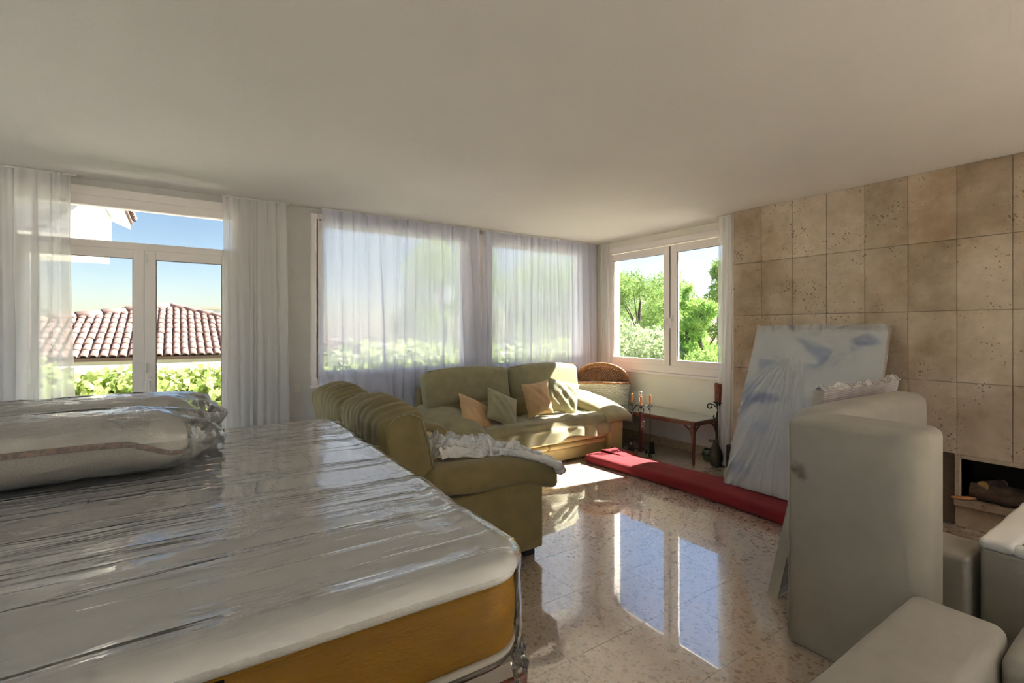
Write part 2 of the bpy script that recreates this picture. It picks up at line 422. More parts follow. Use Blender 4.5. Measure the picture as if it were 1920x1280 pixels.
# ------------------------------------------------------------------ the setting
floor = obj('floor', box(XL, 5.2, YB, 5.3, -.12, -.008), 'joint_grout', kind='structure', label='polished pink terrazzo floor')
tile_me = None; G = .4; gx0, gy0 = 2.19, 2.0
far_tiles = []
for i in range(-12, 8):
    for j in range(-15, 9):
        x0, y0 = gx0+G*i, gy0+G*j; x1, y1 = x0+G, y0+G
        xa, xb, ya, yb = max(x0, XL), min(x1, 4.99), max(y0, YB), min(y1, 5.11)
        if xb-xa < .02 or yb-ya < .02: continue
        if not (-.6 <= x0 and y0 > -.3): far_tiles.append(cham(xa+.0004, xb-.0004, ya+.0004, yb-.0004, -.008, 0, .0006)); continue
        full = (xb-xa > G-1e-4 and yb-ya > G-1e-4)
        if full:
            if tile_me is None: tile_me = mesh('floor_tile', *cham(.0004, G-.0004, .0004, G-.0004, -.008, 0, .0006), 'terrazzo')
            o = bpy.data.objects.new('floor_tile', tile_me); col.objects.link(o); o.parent = floor
            o.location = Vector((x0, y0, 0))-floor.location
        else: obj('floor_tile', cham(xa+.0004, xb-.0004, ya+.0004, yb-.0004, -.008, 0, .0006), 'terrazzo', floor)
obj('floor_tile', join(*far_tiles), 'terrazzo', floor, kind='stuff')

obj('ceiling', box(XL-.3, 5.3, YB-.3, 5.4, H, H+.25), 'ceiling_paint', kind='structure', label='plain off-white plaster ceiling')
# wall A (window wall straight ahead-left) as pieces round its openings: french door and the wide window
DX0, DX1, DZ1 = -1.05, .47, 2.545
W2X0, W2X1, W2Z0, W2Z1 = 1.075, 4.68, .875, 2.55
TH = .24
def wallA(x0, x1, z0, z1): return box(x0, x1, WA, WA+TH, z0, z1)
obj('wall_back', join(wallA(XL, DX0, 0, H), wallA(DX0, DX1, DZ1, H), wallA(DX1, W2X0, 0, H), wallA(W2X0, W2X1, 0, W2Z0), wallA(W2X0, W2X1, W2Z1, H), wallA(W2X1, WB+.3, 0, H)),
    'plaster_wall_shaded', kind='structure', label='plaster wall in a shade-darkened tone with the french door and wide curtained window')
BY0, BY1, BZ0, BZ1 = 2.99, 4.86, .885, 2.525
def wallB(y0, y1, z0, z1): return box(WB, WB+TH, y0, y1, z0, z1)
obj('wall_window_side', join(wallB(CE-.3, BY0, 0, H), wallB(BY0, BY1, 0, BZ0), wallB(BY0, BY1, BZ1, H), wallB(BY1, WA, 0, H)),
    'plaster_wall_lit', kind='structure', label='plaster wall in a light-brightened tone below and around the two-sash corner window')
# stone wall: backing + travertine slabs, with the firebox opening
FY0, FY1, FZ0, FZ1 = -.05, 1.095, .2, .49
bk = WC+.03
def wallC(y0, y1, z0, z1): return box(bk, WB+TH, y0, y1, z0, z1)
OY0, OY1, OZ1 = -3.6, -1.75, 2.4                        # unseen opening behind the viewer, added so sun and sky fill the room
wc = obj('wall_right', join(wallC(FY1, CE-.012, 0, H), wallC(-.9, FY0, 0, H), wallC(FY0, FY1, 0, FZ0-.02), wallC(FY0, FY1, FZ1+.01, H),
                            wallC(OY1, -.9, 0, H), wallC(OY0, OY1, OZ1, H), wallC(YB, OY0, 0, H)), 'joint_grout', kind='structure',
         label='travertine-clad chimney wall with a low firebox')
TW, THt = .2872, .52
zrows = [0, .519, 1.036, 1.553, 2.07, 2.6]
slab_cache = {}
def slab(y0, y1, z0, z1, name='travertine_tile'):
    k = (round(y1-y0, 4), round(z1-z0, 4))
    if k not in slab_cache: slab_cache[k] = mesh(name, *cham(0, .03, .0012, y1-y0-.0012, .0012, z1-z0-.0012, .0022), 'travertine')
    o = bpy.data.objects.new(name, slab_cache[k]); col.objects.link(o); o.parent = wc
    o.location = Vector((WC+random.uniform(-.0008, .0008), y0, z0))-wc.location; return o
for i in range(13):
    y1 = CE-TW*i; y0 = y1-TW
    for r in range(5):
        if r == 0 and y0 < FY1+.06 and y1 > FY0: continue
        slab(y0, y1, zrows[r], zrows[r+1])
# edge return of the stone wall at its window end
obj('travertine_tile', cham(WC+.0306, WB, CE-.012, CE, 0, H, .002), 'travertine', wc)
# pieces around the firebox
yF = CE-TW*6
slab(FY1+.03, yF+TW*0+.0, 0, .519) if yF-(FY1+.03) > .02 else None
obj('firebox_surround', join(cham(WC-.006, WC+.03, FY1, FY1+.03, FZ0, .519), cham(WC-.006, WC+.03, FY0, FY1, FZ1, .519)), 'travertine', wc)
obj('hearth_shelf', cham(WC-.03, WC+.25, FY0, FY1+.03, FZ0-.045, FZ0-.004), 'travertine', wc)
for k in range(3): 
    a = FY1+.03-(FY1+.03-FY0)*(k+1)/3; b = FY1+.03-(FY1+.03-FY0)*k/3
    obj('travertine_tile', cham(WC, WC+.03, a+.001, b-.001, 0, FZ0-.046), 'travertine', wc)
obj('firebox_lining', join(box(bk+.28, bk+.30, FY0-.02, FY1+.02, FZ0-.02, FZ1+.02), box(WC+.032, bk+.29, FY1, FY1+.012, FZ0-.02, FZ1+.02),
    box(WC+.032, bk+.29, FY0-.012, FY0, FZ0-.02, FZ1+.02), box(WC+.032, bk+.29, FY0, FY1, FZ1, FZ1+.012)), 'soot', wc)
# walls out of view: left and rear, broad openings added for fill light
obj('wall_left', join(box(XL-.25, XL, YB, .5, 0, H), box(XL-.25, XL, 4.8, WA+TH, 0, H), box(XL-.25, XL, .5, 4.8, 2.45, H)), 'plaster_wall', kind='structure', label='plaster wall out of view to the left')
obj('wall_rear', join(box(XL-.25, WB+TH, YB-.25, YB, 2.4, H), box(XL-.25, 1.6, YB-.25, YB, 0, 2.4), box(3.6, WB+TH, YB-.25, YB, 0, 2.4)), 'plaster_wall', kind='structure', label='plaster wall out of view behind')
obj('baseboard_window', cham(WB-.014, WB, CE, WA, 0, .095, .003), 'terrazzo_plinth', kind='structure', label='terrazzo skirting under the corner window')
obj('baseboard_back', join(cham(DX1+.02, WB-.02, WA-.014, WA, 0, .095, .003), cham(XL, DX0-.02, WA-.014, WA, 0, .095, .003)), 'terrazzo_plinth', kind='structure', label='terrazzo skirting along the curtained wall')

# ---- openings: (u along wall, z) frames; axis 'x' for wall A, 'y' for wall B
def bar(axis, u0, u1, z0, z1, d0, d1, b=.004):
    """d0..d1 = depth into the wall from its inner face (negative = into the room)"""
    return cham(u0, u1, WA+d0, WA+d1, z0, z1, b) if axis == 'x' else cham(WB+d0, WB+d1, u0, u1, z0, z1, b)
def frame_ring(axis, u0, u1, z0, z1, w_, d0, d1, wb=None):
    wb = w_ if wb is None else wb
    return join(bar(axis, u0, u0+w_, z0, z1, d0, d1), bar(axis, u1-w_, u1, z0, z1, d0, d1), bar(axis, u0+w_, u1-w_, z1-w_, z1, d0, d1), bar(axis, u0+w_, u1-w_, z0, z0+wb, d0, d1))
def window_root(name, label, loc):
    o = bpy.data.objects.new(name, None); col.objects.link(o); o.location = loc; o['kind'] = 'structure'; o['label'] = label; return o
def handle(axis, u, z, par, side=1):
    P = [(u, WA-.028, z), (u, WA-.055, z), (u, WA-.062, z-.02), (u, WA-.058, z-.12)]
    pl = bar(axis, u-.013, u+.013, z-.04, z+.04, -.028, -.018, .002)
    if axis == 'y': P = [(WB-.028, u, z), (WB-.055, u, z), (WB-.062, u, z-.02), (WB-.058, u, z-.12)]
    obj('handle', join(pl, tube(P, .011, 8)), 'handle_metal', par)
def sash(axis, u0, u1, z0, z1, w_, par, name='sash', wb=None, gl='window_glass'):
    s = obj(name, frame_ring(axis, u0, u1, z0, z1, w_, -.02, .035, wb), 'white_frame', par)
    wb = wb or w_
    obj('pane', bar(axis, u0+w_-.005, u1-w_+.005, z0+wb-.005, z1-w_+.005, .004, .010, .001), gl, s)
    g = .006
    obj('gasket', join(bar(axis, u0+w_, u0+w_+g, z0+wb, z1-w_, -.004, .003, .001), bar(axis, u1-w_-g, u1-w_, z0+wb, z1-w_, -.004, .003, .001), bar(axis, u0+w_+g, u1-w_-g, z1-w_-g, z1-w_, -.004, .003, .001)), 'gasket', s)
    return s
# french door with transom
d1 = window_root('door_1', 'white french door with a transom light, between the two drawn curtains', ((DX0+DX1)/2, WA, 0))
obj('frame', join(bar('x', DX0, DX0+.06, 0, DZ1, -.01, .10), bar('x', DX1-.06, DX1, 0, DZ1, -.01, .10), bar('x', DX0+.06, DX1-.06, 2.40, DZ1, -.01, .10), bar('x', DX0+.06, DX1-.06, 2.03, 2.125, -.01, .10)), 'white_frame', d1)
obj('shutter_box', bar('x', DX0, DX1, 2.47, DZ1-.004, -.022, -.011), 'white_frame', d1)
obj('transom_pane', bar('x', DX0+.05, DX1-.05, 2.12, 2.41, .03, .036, .001), 'window_glass', d1)
l = sash('x', DX0+.062, -.221, .03, 2.07, .072, d1, 'door_leaf', .12); r = sash('x', -.219, DX1-.062, .03, 2.07, .076, d1, 'door_leaf', .12)
handle('x', -.185, .98, r)
for z in (.35, 1.1, 2.0): obj('hinge', tube([(-.21, WA-.028, z-.04), (-.21, WA-.028, z+.04)], .008, 8), 'handle_metal', r)
# wide window on wall A
w1 = window_root('window_1', 'wide white window behind the sheer curtains over the sofas', ((W2X0+W2X1)/2, WA, W2Z0))
obj('frame', join(frame_ring('x', W2X0, W2X1, W2Z0, W2Z1, .07, -.02, .10, .08), bar('x', 2.79, 3.095, W2Z0+.08, W2Z1-.07, -.02, .10)), 'white_frame', w1)
sash('x', W2X0+.05, 2.80, W2Z0+.06, W2Z1-.05, .07, w1, gl='clear_glass'); sash('x', 3.085, W2X1-.05, W2Z0+.06, W2Z1-.05, .07, w1, gl='clear_glass')
obj('inner_ledge', bar('x', W2X0-.01, W2X1+.01, W2Z0-.03, W2Z0, -.04, .10), 'white_frame', w1)
# corner window on wall B
w2 = window_root('window_2', 'white two-sash window with pine trees outside, in the short side wall', (WB, (BY0+BY1)/2, BZ0))
obj('frame', frame_ring('y', BY0, BY1, BZ0, BZ1, .085, -.012, .10, .095), 'white_frame', w2)
obj('shutter_box', bar('y', BY0, BY1, BZ1-.075, BZ1-.004, -.026, -.013), 'white_frame', w2)
a = sash('y', 3.815, BY1-.022, .975, 2.43, .09, w2, wb=.074, gl='side_glass'); b = sash('y', BY0+.022, 3.805, .975, 2.43, .09, w2, wb=.074, gl='side_glass')
obj('closing_strip', bar('y', 3.80, 3.82, .98, 2.42, -.026, -.0205, .002), 'gasket', w2)
handle('y', 3.775, 1.55, b); handle('y', 3.86, 1.52, a)
obj('inner_ledge', bar('y', BY0-.01, BY1+.01, BZ0-.03, BZ0, -.035, .10), 'white_frame', w2)

obj('switch_plate', join(cham(.90, .985, WA-.012, WA, .815, .90, .003), cham(.915, .97, WA-.017, WA-.0125, .83, .885, .003)), 'switch_plastic', label='small square switch plate on the wall between the curtains', cat='switch')

# ------------------------------------------------------------------ curtains
def curtain(name, label, axis, u0, u1, d, z0, z1, folds, amp, seed, m, lean0=0, lean1=0, shear=0, fall=0):
    """folds along u; d = distance of the hanging line from the wall"""
    rnd = random.Random(seed); ph = [rnd.uniform(0, 6.28) for _ in range(8)]
    nu, nv = max(90, int(folds*22)), 36
    def fn(a, b):
        s = (1-b)                                    # 1 at the top
        aa = a + .012*sin(3*a*6.28+ph[0]+b*2.2) + .02*sin(1.3*a*6.28+ph[1])*(1-s)
        u = u0 + (u1-u0)*a + lean0*(1-a)*(b**.7) + lean1*a*(b**.7)
        g = 6.28*folds*aa
        k = .55+.45*b
        off = amp*k*(sin(g+ph[2]+.9*sin(b*2.5+ph[3])) + .45*sin(2.13*g+ph[4]+b*1.6) + .25*sin(.47*g+ph[5]) + .30*s*s*sin(3.7*g+ph[6]))
        u += amp*(.75+.75*sin(5.1*a*6.28+ph[7]+b)+.35*sin(2.3*a*6.28+ph[0]))*k*cos(g+ph[2]+.9*sin(b*2.5+ph[3]))
        z = z1 + (z0-z1)*b
        return (u, WA-d+off*.8, z) if axis == 'x' else (WB-d-fall*b+off*.8, u, z)
    V, F = grid(nu, nv, fn)
    # heading tape as a part
    o = obj(name, (V, F), m, smooth=True, label=label, cat='curtain')
    return o
ZT = H-.004
c1 = curtain('curtain', 'long sheer curtain left of the french door, at the left edge of the photo', 'x', -2.3, -.66, .095, .02, ZT, 15, .038, 3, 'sheer_dense')
c2 = curtain('curtain', 'gathered sheer curtain right of the french door, beside the bare wall strip', 'x', .33, .85, .075, .02, ZT, 6.5, .024, 5, 'sheer_dense', lean0=.03, lean1=.03)
c3 = curtain('curtain', 'wide sheer curtain over the left half of the big window, behind the loveseat', 'x', 1.15, 2.94, .085, .02, ZT, 13, .030, 11, 'sheer')
c4 = curtain('curtain', 'sheer curtain over the right half of the big window, behind the sofa', 'x', 2.97, 4.80, .085, .02, ZT, 16, .026, 17, 'sheer')
c5 = curtain('curtain', 'narrow bunched curtain in the corner left of the pine-tree window', 'y', 4.80, 4.96, .062, .02, ZT, 3.5, .018, 23, 'sheer_dense', lean0=-.06)
c6 = curtain('curtain', 'narrow white curtain at the stone wall end, right of the pine-tree window', 'y', 2.875, 3.045, .185, .02, ZT, 3, .022, 29, 'sheer_dense', lean0=0, lean1=-.03, fall=.085)
for c in (c1, c2, c3, c4, c5, c6):
    b = c.bound_box; x0, y0 = b[0][0]+c.location.x, b[0][1]+c.location.y; x1, y1 = b[6][0]+c.location.x, b[6][1]+c.location.y
    if x1-x0 > y1-y0: tp = cham(x0+.01, x1-.01, (y0+y1)/2-.008, (y0+y1)/2+.008, H-.016, H-.002, .002)
    else: tp = cham((x0+x1)/2-.008, (x0+x1)/2+.008, y0+.01, y1-.01, H-.016, H-.002, .002)
    obj('curtain_rail', tp, 'curtain_rail', c)

# ------------------------------------------------------------------ mattress on its base
def rrect(sx, sy, rc, inset, n=10):
    hx, hy = sx/2-inset, sy/2-inset; r = max(rc-inset, .0005); P = []
    r = min(r, hx, hy)
    for cx_, cy_, a0 in ((hx-r, hy-r, 0), (-hx+r, hy-r, pi/2), (-hx+r, -hy+r, pi), (hx-r, -hy+r, 1.5*pi)):
        for i in range(n): g = a0+pi/2*i/(n-1); P.append((cx_+r*cos(g), cy_+r*sin(g)))
    out = []                                           # subdivide the straight runs
    for i, p in enumerate(P):
        q = P[(i+1) % len(P)]; out.append(p)
        d = sqrt((p[0]-q[0])**2+(p[1]-q[1])**2)
        if i % n == n-1:
            for k in range(1, 13): out.append((p[0]+(q[0]-p[0])*k/13, p[1]+(q[1]-p[1])*k/13))
    return out
def pill(sx, sy, rc, prof, M, cap0=True, cap1=True, disp=None):
    V, F = [], []; n = None
    for ins, z in prof:
        P = rrect(sx, sy, rc, ins); n = len(P)
        for p in P:
            q = Vector((p[0], p[1], z))
            if disp: q = disp(q, ins)
            V.append(tuple(M @ q))
    for i in range(len(prof)-1):
        for k in range(n): F.append((i*n+k, i*n+(k+1) % n, (i+1)*n+(k+1) % n, (i+1)*n+k))
    if cap0: F.append(tuple(range(n-1, -1, -1)))
    if cap1: F.append(tuple((len(prof)-1)*n+k for k in range(n)))
    return V, F
MX, MY, MSX, MSY, MR = -.145, 1.985, 1.75, 2.05, radians(-1.6)
MM = TR((MX, MY, 0), (0, 0, MR)); ZM = .648
mt = thing('mattress', 'large cream and gold mattress wrapped in clear plastic film, in the left foreground', 'mattress', (MX, MY, ZM))
domez = [(.0, .838), (-.004, .85), (0, .862), (.012, .876), (.03, .884), (.06, .889), (.12, .892), (.25, .896), (.45, .90), (.65, .902), (.84, .903)]
obj('top_panel', pill(MSX, MSY, .11, domez, MM), 'mattress_cream', mt, True)
obj('gold_border', pill(MSX-.006, MSY-.006, .11, [(0, .682), (0, .72), (-.004, .76), (0, .80), (0, .8375)], MM), 'mattress_gold', mt, True, label='golden yellow side border')
obj('bottom_panel', pill(MSX, MSY, .11, [(.05, ZM), (.02, ZM+.004), (.004, ZM+.014), (0, ZM+.024), (0, .6815)], MM), 'mattress_trim', mt, True)
obj('black_label', xf(cham(.02, .24, -MSY/2-.003, -MSY/2+.01, .69, .83, .002), MM), 'black_label', mt, label='black label panel on the gold border')
def dome(ins):
    for (a, za), (b, zb) in zip(domez[4:], domez[5:]):
        if a <= ins <= b: return za+(zb-za)*(ins-a)/(b-a)
    return .903
for ins in (.16, .30):
    P = [tuple(MM @ Vector((p[0], p[1], dome(ins)+.001))) for p in rrect(MSX, MSY, .11, ins)]
    obj('quilt_seam', tube(P, .0018, 5, closed=True), 'mattress_cream', mt, True)
i = 0
for tx in (-.5, -.25, 0, .25, .5):
    for ty in (-.6, -.36, -.12, .12, .36, .6):
        d = min(MSX/2-abs(tx), MSY/2-abs(ty))
        obj('tuft', xf(lathe([(.0, 0), (.018, .0005), (.014, .0025), (.008, .003), (.002, .0015)], (tx, ty, dome(d)), 12), MM), 'tuft_brown', mt, True)
nsq = 13                                               # woven squares along the right border
for k in range(nsq):
    yy = -MSY/2+.14+(MSY-.28)*k/(nsq-1)
    for ins in (.05, .10):
        if (k+int(ins*20)) % 2 == 0:
            obj('woven_square', xf(cham(MSX/2-ins-.02, MSX/2-ins+.02, yy-.035, yy+.035, dome(ins)-.004, dome(ins)+.0012, .0008), MM), 'mattress_trim', mt)
def fdisp(q, ins):
    n = fbm((q.x*3, q.y*16, q.z*6), 1.0, 3); c = max(0, 1-ins/.10)
    k = .004+.006*c
    dirv = Vector((q.x/(MSX/2), q.y/(MSY/2), 0)); dirv = Vector((dirv.x**5, dirv.y**5, 0))
    return q + dirv*(.006*c+k*.6*n*c) + Vector((0, 0, k*n + .004))
fprof = [(.02, ZM-.006), (.0, ZM+.004), (-.006, ZM+.02), (-.009, .70), (-.010, .75), (-.010, .80), (-.012, .835), (-.012, .86), (-.004, .880), (.012, .890), (.03, .896), (.05, .898)]+[(.07+.035*i, dome(min(.84, .07+.035*i))+.004) for i in range(22)]
obj('plastic_film', pill(MSX, MSY, .12, fprof[7:], MM, False, True, fdisp), 'film_mattress', mt, True, label='clear shrink film with fine wrinkles')
obj('side_film', pill(MSX, MSY, .12, fprof[:8], MM, False, False, fdisp), 'film_side', mt, True)
# loose torn film hanging below the front right corner
def torn(u, v):
    a = -1.2+u*1.9; rr = .10+.012*fbm((u*9, v*5, 1), 1); cx_, cy_ = MSX/2-.11, -MSY/2+.11
    z = ZM+.02-v*(.09+.04*sin(u*9))
    return tuple(MM @ Vector((cx_+(rr+.018+v*.02)*cos(a)+.01*fbm((u*14, v*9, 3)), cy_+(rr+.018+v*.02)*sin(a)+.01*fbm((u*14, v*9, 8)), z)))
obj('torn_film', grid(26, 9, torn), 'film_crumpled', mt, True)
bb = thing('bed_base', 'boxy bed base with a reddish wood strip under the wrapped mattress', 'bed base', (MX, MY, 0))
BM = TR((MX-.0, MY+.0, 0), (0, 0, MR))
obj('top_board', xf(cham(-MSX/2+.02, MSX/2-.02, -MSY/2+.015, MSY/2-.02, .60, ZM-.008, .004), BM), 'base_board', bb)
obj('wood_strip', xf(cham(-MSX/2+.01, MSX/2-.012, -MSY/2+.008, MSY/2-.012, .575, .598, .003), BM), 'red_brown_wood', bb)
obj('box_sides', xf(cham(-MSX/2+.02, MSX/2-.02, -MSY/2+.015, MSY/2-.02, .06, .574, .006), BM), 'house_white', bb)
for sx in (-1, 1):
    for sy in (-1, 1):
        obj('leg', xf(cham(sx*(MSX/2-.12)-.03, sx*(MSX/2-.12)+.03, sy*(MSY/2-.12)-.03, sy*(MSY/2-.12)+.03, 0, .0605, .004), BM), 'red_brown_wood', bb)

# ------------------------------------------------------------------ two bagged pillows on it
def bagged_pillow(label, cx_, cy_, rz, strap):
    z0 = .9125; SX, SY, SZ, RR = .98, .43, .178, .082
    M = TR((cx_, cy_, z0), (0, 0, rz))
    root = thing('bagged_pillow', label, 'pillow', (cx_, cy_, z0), 'bagged pillows on the mattress')
    def ins(z): zc = max(RR, min(SZ-RR, z)); return RR-sqrt(max(0, RR*RR-(z-zc)**2))
    def rings(lo, hi, n, grow=0, disp=0, tail=0):
        prof = []
        for i in range(n+1):
            z = lo+(hi-lo)*i/n; prof.append((ins(min(SZ, max(0, z)))-grow, z))
        def dp(q, i_):
            p = Vector(q); k = max(0, p.x/(SX/2)-.72)/.28
            p.z += .008*fbm((p.x*2.5, p.y*2, cx_))
            if k > 0: p.z -= (p.z-SZ*.45)*.28*k*k
            if disp:
                d = Vector((p.x/(SX/2), p.y/(SY/2), (p.z-SZ/2)*6)).normalized()
                p += d*disp*(1+3*k)*(fbm((p.x*13+cx_*9, p.y*13, p.z*13), 1, 4)+.5)
                p.x += tail*k
                if p.z < .002: p.z = .002
            return p
        return prof, dp
    pr, dp = rings(.112, SZ, 9); pr += [(RR+.03, SZ+.006), (RR+.08, SZ+.012), (.20, SZ+.014)]
    obj('pillow_top', pill(SX, SY, .11, pr, M, False, True, dp), 'mattress_cream', root, True)
    pr, dp = rings(0, .112, 10)
    obj('pillow_front', pill(SX, SY, .11, pr, M, True, False, dp), 'damask', root, True, label='damask patterned lower side')
    V = []; n = len(rrect(SX, SY, .11, 0))
    for dz in (-.010, .010):
        for k in range(n):
            x, y = rrect(SX, SY, .11, 0)[k]; f = min(1, max(0, (x-.30)/.19)); z = .118-.062*f*f*(3-2*f)+dz
            x, y = rrect(SX, SY, .11, ins(z)-.004)[k]
            q = Vector((x, y, z)); kk = max(0, q.x/(SX/2)-.72)/.28; q.z += .008*fbm((q.x*2.5, q.y*2, cx_))-(q.z-SZ*.45)*.28*kk*kk
            V.append(tuple(M @ q))
    obj('trim_band', (V, [(k, (k+1) % n, n+(k+1) % n, n+k) for k in range(n)]), 'woven_trim', root, True, label='brown woven trim band')
    pr, dp = rings(.0, SZ, 18, .012, .010, .06); pr = [(i_, z*1.04+.004) for i_, z in pr]+[(RR+.03-.012, SZ*1.04+.014), (RR+.08, SZ*1.04+.020), (.19, SZ*1.04+.022)]
    obj('plastic_bag', pill(SX, SY, .12, pr, M, False, True, dp), 'film_crumpled', root, True, label='clear plastic bag')
    def knot(u, v):
        a_ = v*6.28; r = (.055*(1-u)**1.5+.016+.05*u*u)*(1+.35*fbm((u*7, v*9, cx_), 1, 3))
        return tuple(M @ Vector((.50+.10*u, -.05+r*1.2*cos(a_), max(.006, .075-.02*u+r*sin(a_)))))
    obj('bag_end', grid(12, 20, knot), 'film_crumpled', root, True)
    if strap:
        P = [tuple(M @ Vector(p)) for p in ((.50, -.12, .012), (.512, -.125, .03), (.525, -.10, .075), (.545, -.06, .12), (.56, -.03, .135))]
        obj('strap', tube(P, [.012, .016, .009, .010, .012], 8), 'black_label', root, True, label='black cord strap')
        P = [tuple(M @ Vector(p)) for p in ((.50, -.12, .012), (.47, -.14, .012), (.44, -.16, .03), (.42, -.175, .045), (.40, -.17, .04))]
        obj('strap', tube(P, .004, 6), 'black_label', root, True)
    return root
bagged_pillow('bagged pillow with brown trim lying in front on the mattress, damask side showing', -.455, 2.31, 0, False)
bagged_pillow('bagged pillow with a black strap at its end, lying behind the other one', -.415, 2.80, radians(1.5), True)

# ------------------------------------------------------------------ green loveseat, its back to the mattress, facing +x
def wrinkled(V, F, fn): return [tuple(fn(Vector(v))) for v in V], F
lv = thing('loveseat', 'olive green velvet loveseat seen from behind, between the mattress and the sofa', 'loveseat', (1.4, 3.28, 0))
LY0, LY1 = 2.43, 4.13
obj('base', xf(rbox(.80, 1.50, .34, .02, 2, 6), TR((1.44, 3.28, .23))), 'green_velvet', lv, True)
obj('back_frame', xf(rbox(.10, 1.60, .62, .03, 3, 6), TR((.945, 3.28, .40), (0, radians(-6), 0))), 'green_velvet', lv, True)
for s, ya in ((-1, LY0), (1, LY1-.14)):
    obj('side_panel', xf(rbox(.93, .14, .39, .012, 2, 6), TR((1.43, ya+.07, .255))), 'green_velvet', lv, True)
    lip = rbox(.92, .155, .055, .018, 3, 10, fn=lambda p, u, v, t: Vector((p.x, p.y, p.z-.012*u*u+.018*u)))
    obj('arm_lip', xf(lip, TR((1.435, ya+.07, .455))), 'green_velvet', lv, True)
    def armfn(p, u, v, t):
        z = p.z-.020*u; z -= .10*max(0, u-.25)**1.6; z -= .020*v*v
        x = p.x+.0*u
        return Vector((x, p.y+.012*sin(u*5), z+.006*fbm((p.x*6, p.y*6, 2))))
    obj('arm_pad', xf(rbox(.90, .27, .135, .055, 4, 12, (.0, .01, .02), fn=armfn), TR((1.555, ya+.07+(-s)*.035, .562))), 'green_velvet', lv, True)
for ya, yb in ((2.60, 3.275), (3.285, 3.96)):
    obj('seat_cushion', xf(rbox(.66, yb-ya, .14, .05, 4, 8, (.02, 0, .03), .006, 5, 3), TR((1.50, (ya+yb)/2, .468))), 'green_velvet_warm', lv, True)
def backfn(seed):
    def f(p, u, v, t):
        q = Vector(p)
        # gathers running over the top of the cushion
        g = max(0, t*.9+.35)*(1-.5*abs(u))
        q.x += (.012*sin(v*34+3*t+seed+1.2*sin(v*7))+.007*sin(v*61+seed*2))*g*.7
        q.z += (.010*sin(v*34+seed+1.5+1.2*sin(v*7))+.005*sin(v*61))*max(0, t)*g
        q.z += .035*(1-v*v)*max(0, t)-.014*max(0, t)*abs(v)**3
        return q + Vector((.006*fbm(q+Vector((seed, 0, 0)), 6), 0, 0))
    return f
for ya, yb, sd in ((2.475, 3.30, 1), (3.31, 4.09, 4)):
    c = obj('back_cushion', xf(rbox(.25, yb-ya, .50, .055, 4, 44, (.03, 0, .015), fn=backfn(sd)), TR((1.035, (ya+yb)/2, .715), (0, radians(-11), 0))), 'green_velvet', lv, True)
    MB = TR((1.035, (ya+yb)/2, .715), (0, radians(-11), 0)); h = (yb-ya)/2
    for sy in (-1, 1):
        P = [tuple(MB @ Vector(p)) for p in ((-.10, sy*(h-.02), .20), (-.04, sy*(h-.004), .247), (.04, sy*(h-.004), .247), (.108, sy*(h-.012), .20), (.124, sy*(h-.012), .05), (.12, sy*(h-.012), -.15))]
        obj('piping', tube(P, .005, 6), 'green_velvet_light', c, True)
for x, y in ((1.83, 2.52), (1.83, 4.04), (1.0, 2.52), (1.0, 4.04)):
    obj('foot', cham(x-.04, x+.04, y-.04, y+.04, 0, .062, .004), 'black_paint', lv)

# crumpled clear film thrown over the near arm and seat
def seat_z(x, y):
    arm = .62-.03*(x-1.2)-.10*max(0, x-1.72)*2.2
    return (.552 if y > 2.66 else arm+.004) if x < 1.86 else arm
def heap(u, v):
    x = 1.24+u*.70; y = 2.52+v*.56
    e = min(u, 1-u, v, 1-v); e = .30+.70*min(1, e*5)
    arm_ = .635-.03*(x-1.2)-.22*max(0, x-1.70) if y < 2.70 else 0
    z = max(.582, arm_*min(1, max(0, (2.74-y)/.06))) + e*(.03+.10*max(0, 1-abs(u-.18)*2.4)+.06*fbm((x*8, y*8, 0), 1.0, 4)+.07*abs(fbm((x*15, y*15, 5), 1, 4)))
    x += .06*fbm((u*4, v*4, 9), 1, 3); y += .05*fbm((u*4, v*4, 19), 1, 3)
    return (x, y, max(z, .568))
ps = thing('plastic_sheet', 'crumpled heap of clear plastic sheeting on the loveseat seat and arm', 'plastic sheet', (1.55, 2.8, .56))
obj('crumpled_sheet', grid(96, 80, heap), 'film_heap', ps, True)
def twist(P, r, seed):
    Q = []
    for i in range(len(P)-1):
        for k in range(6): Q.append(Vector(P[i]).lerp(Vector(P[i+1]), k/6))
    Q.append(Vector(P[-1]))
    V, F = tube(Q, [r*(1+.35*fbm((i*.5, seed, 0))) for i in range(len(Q))], 14)
    return [tuple(Vector(v)+Vector((fbm((v[0]*26, v[1]*26, v[2]*26)), fbm((v[1]*26, v[2]*26, 3)), fbm((v[2]*26, v[0]*26, 7))))*.012) for v in V], F
obj('twisted_sheet', join(twist([(1.50, 2.72, .655), (1.64, 2.62, .652), (1.74, 2.50, .650), (1.86, 2.38, .618), (1.93, 2.33, .585), (1.99, 2.36, .54)], .024, 1),
    twist([(1.99, 2.36, .54), (2.00, 2.50, .565), (1.93, 2.66, .61), (1.80, 2.78, .63), (1.66, 2.80, .64)], .03, 5)), 'film_heap', ps, True)

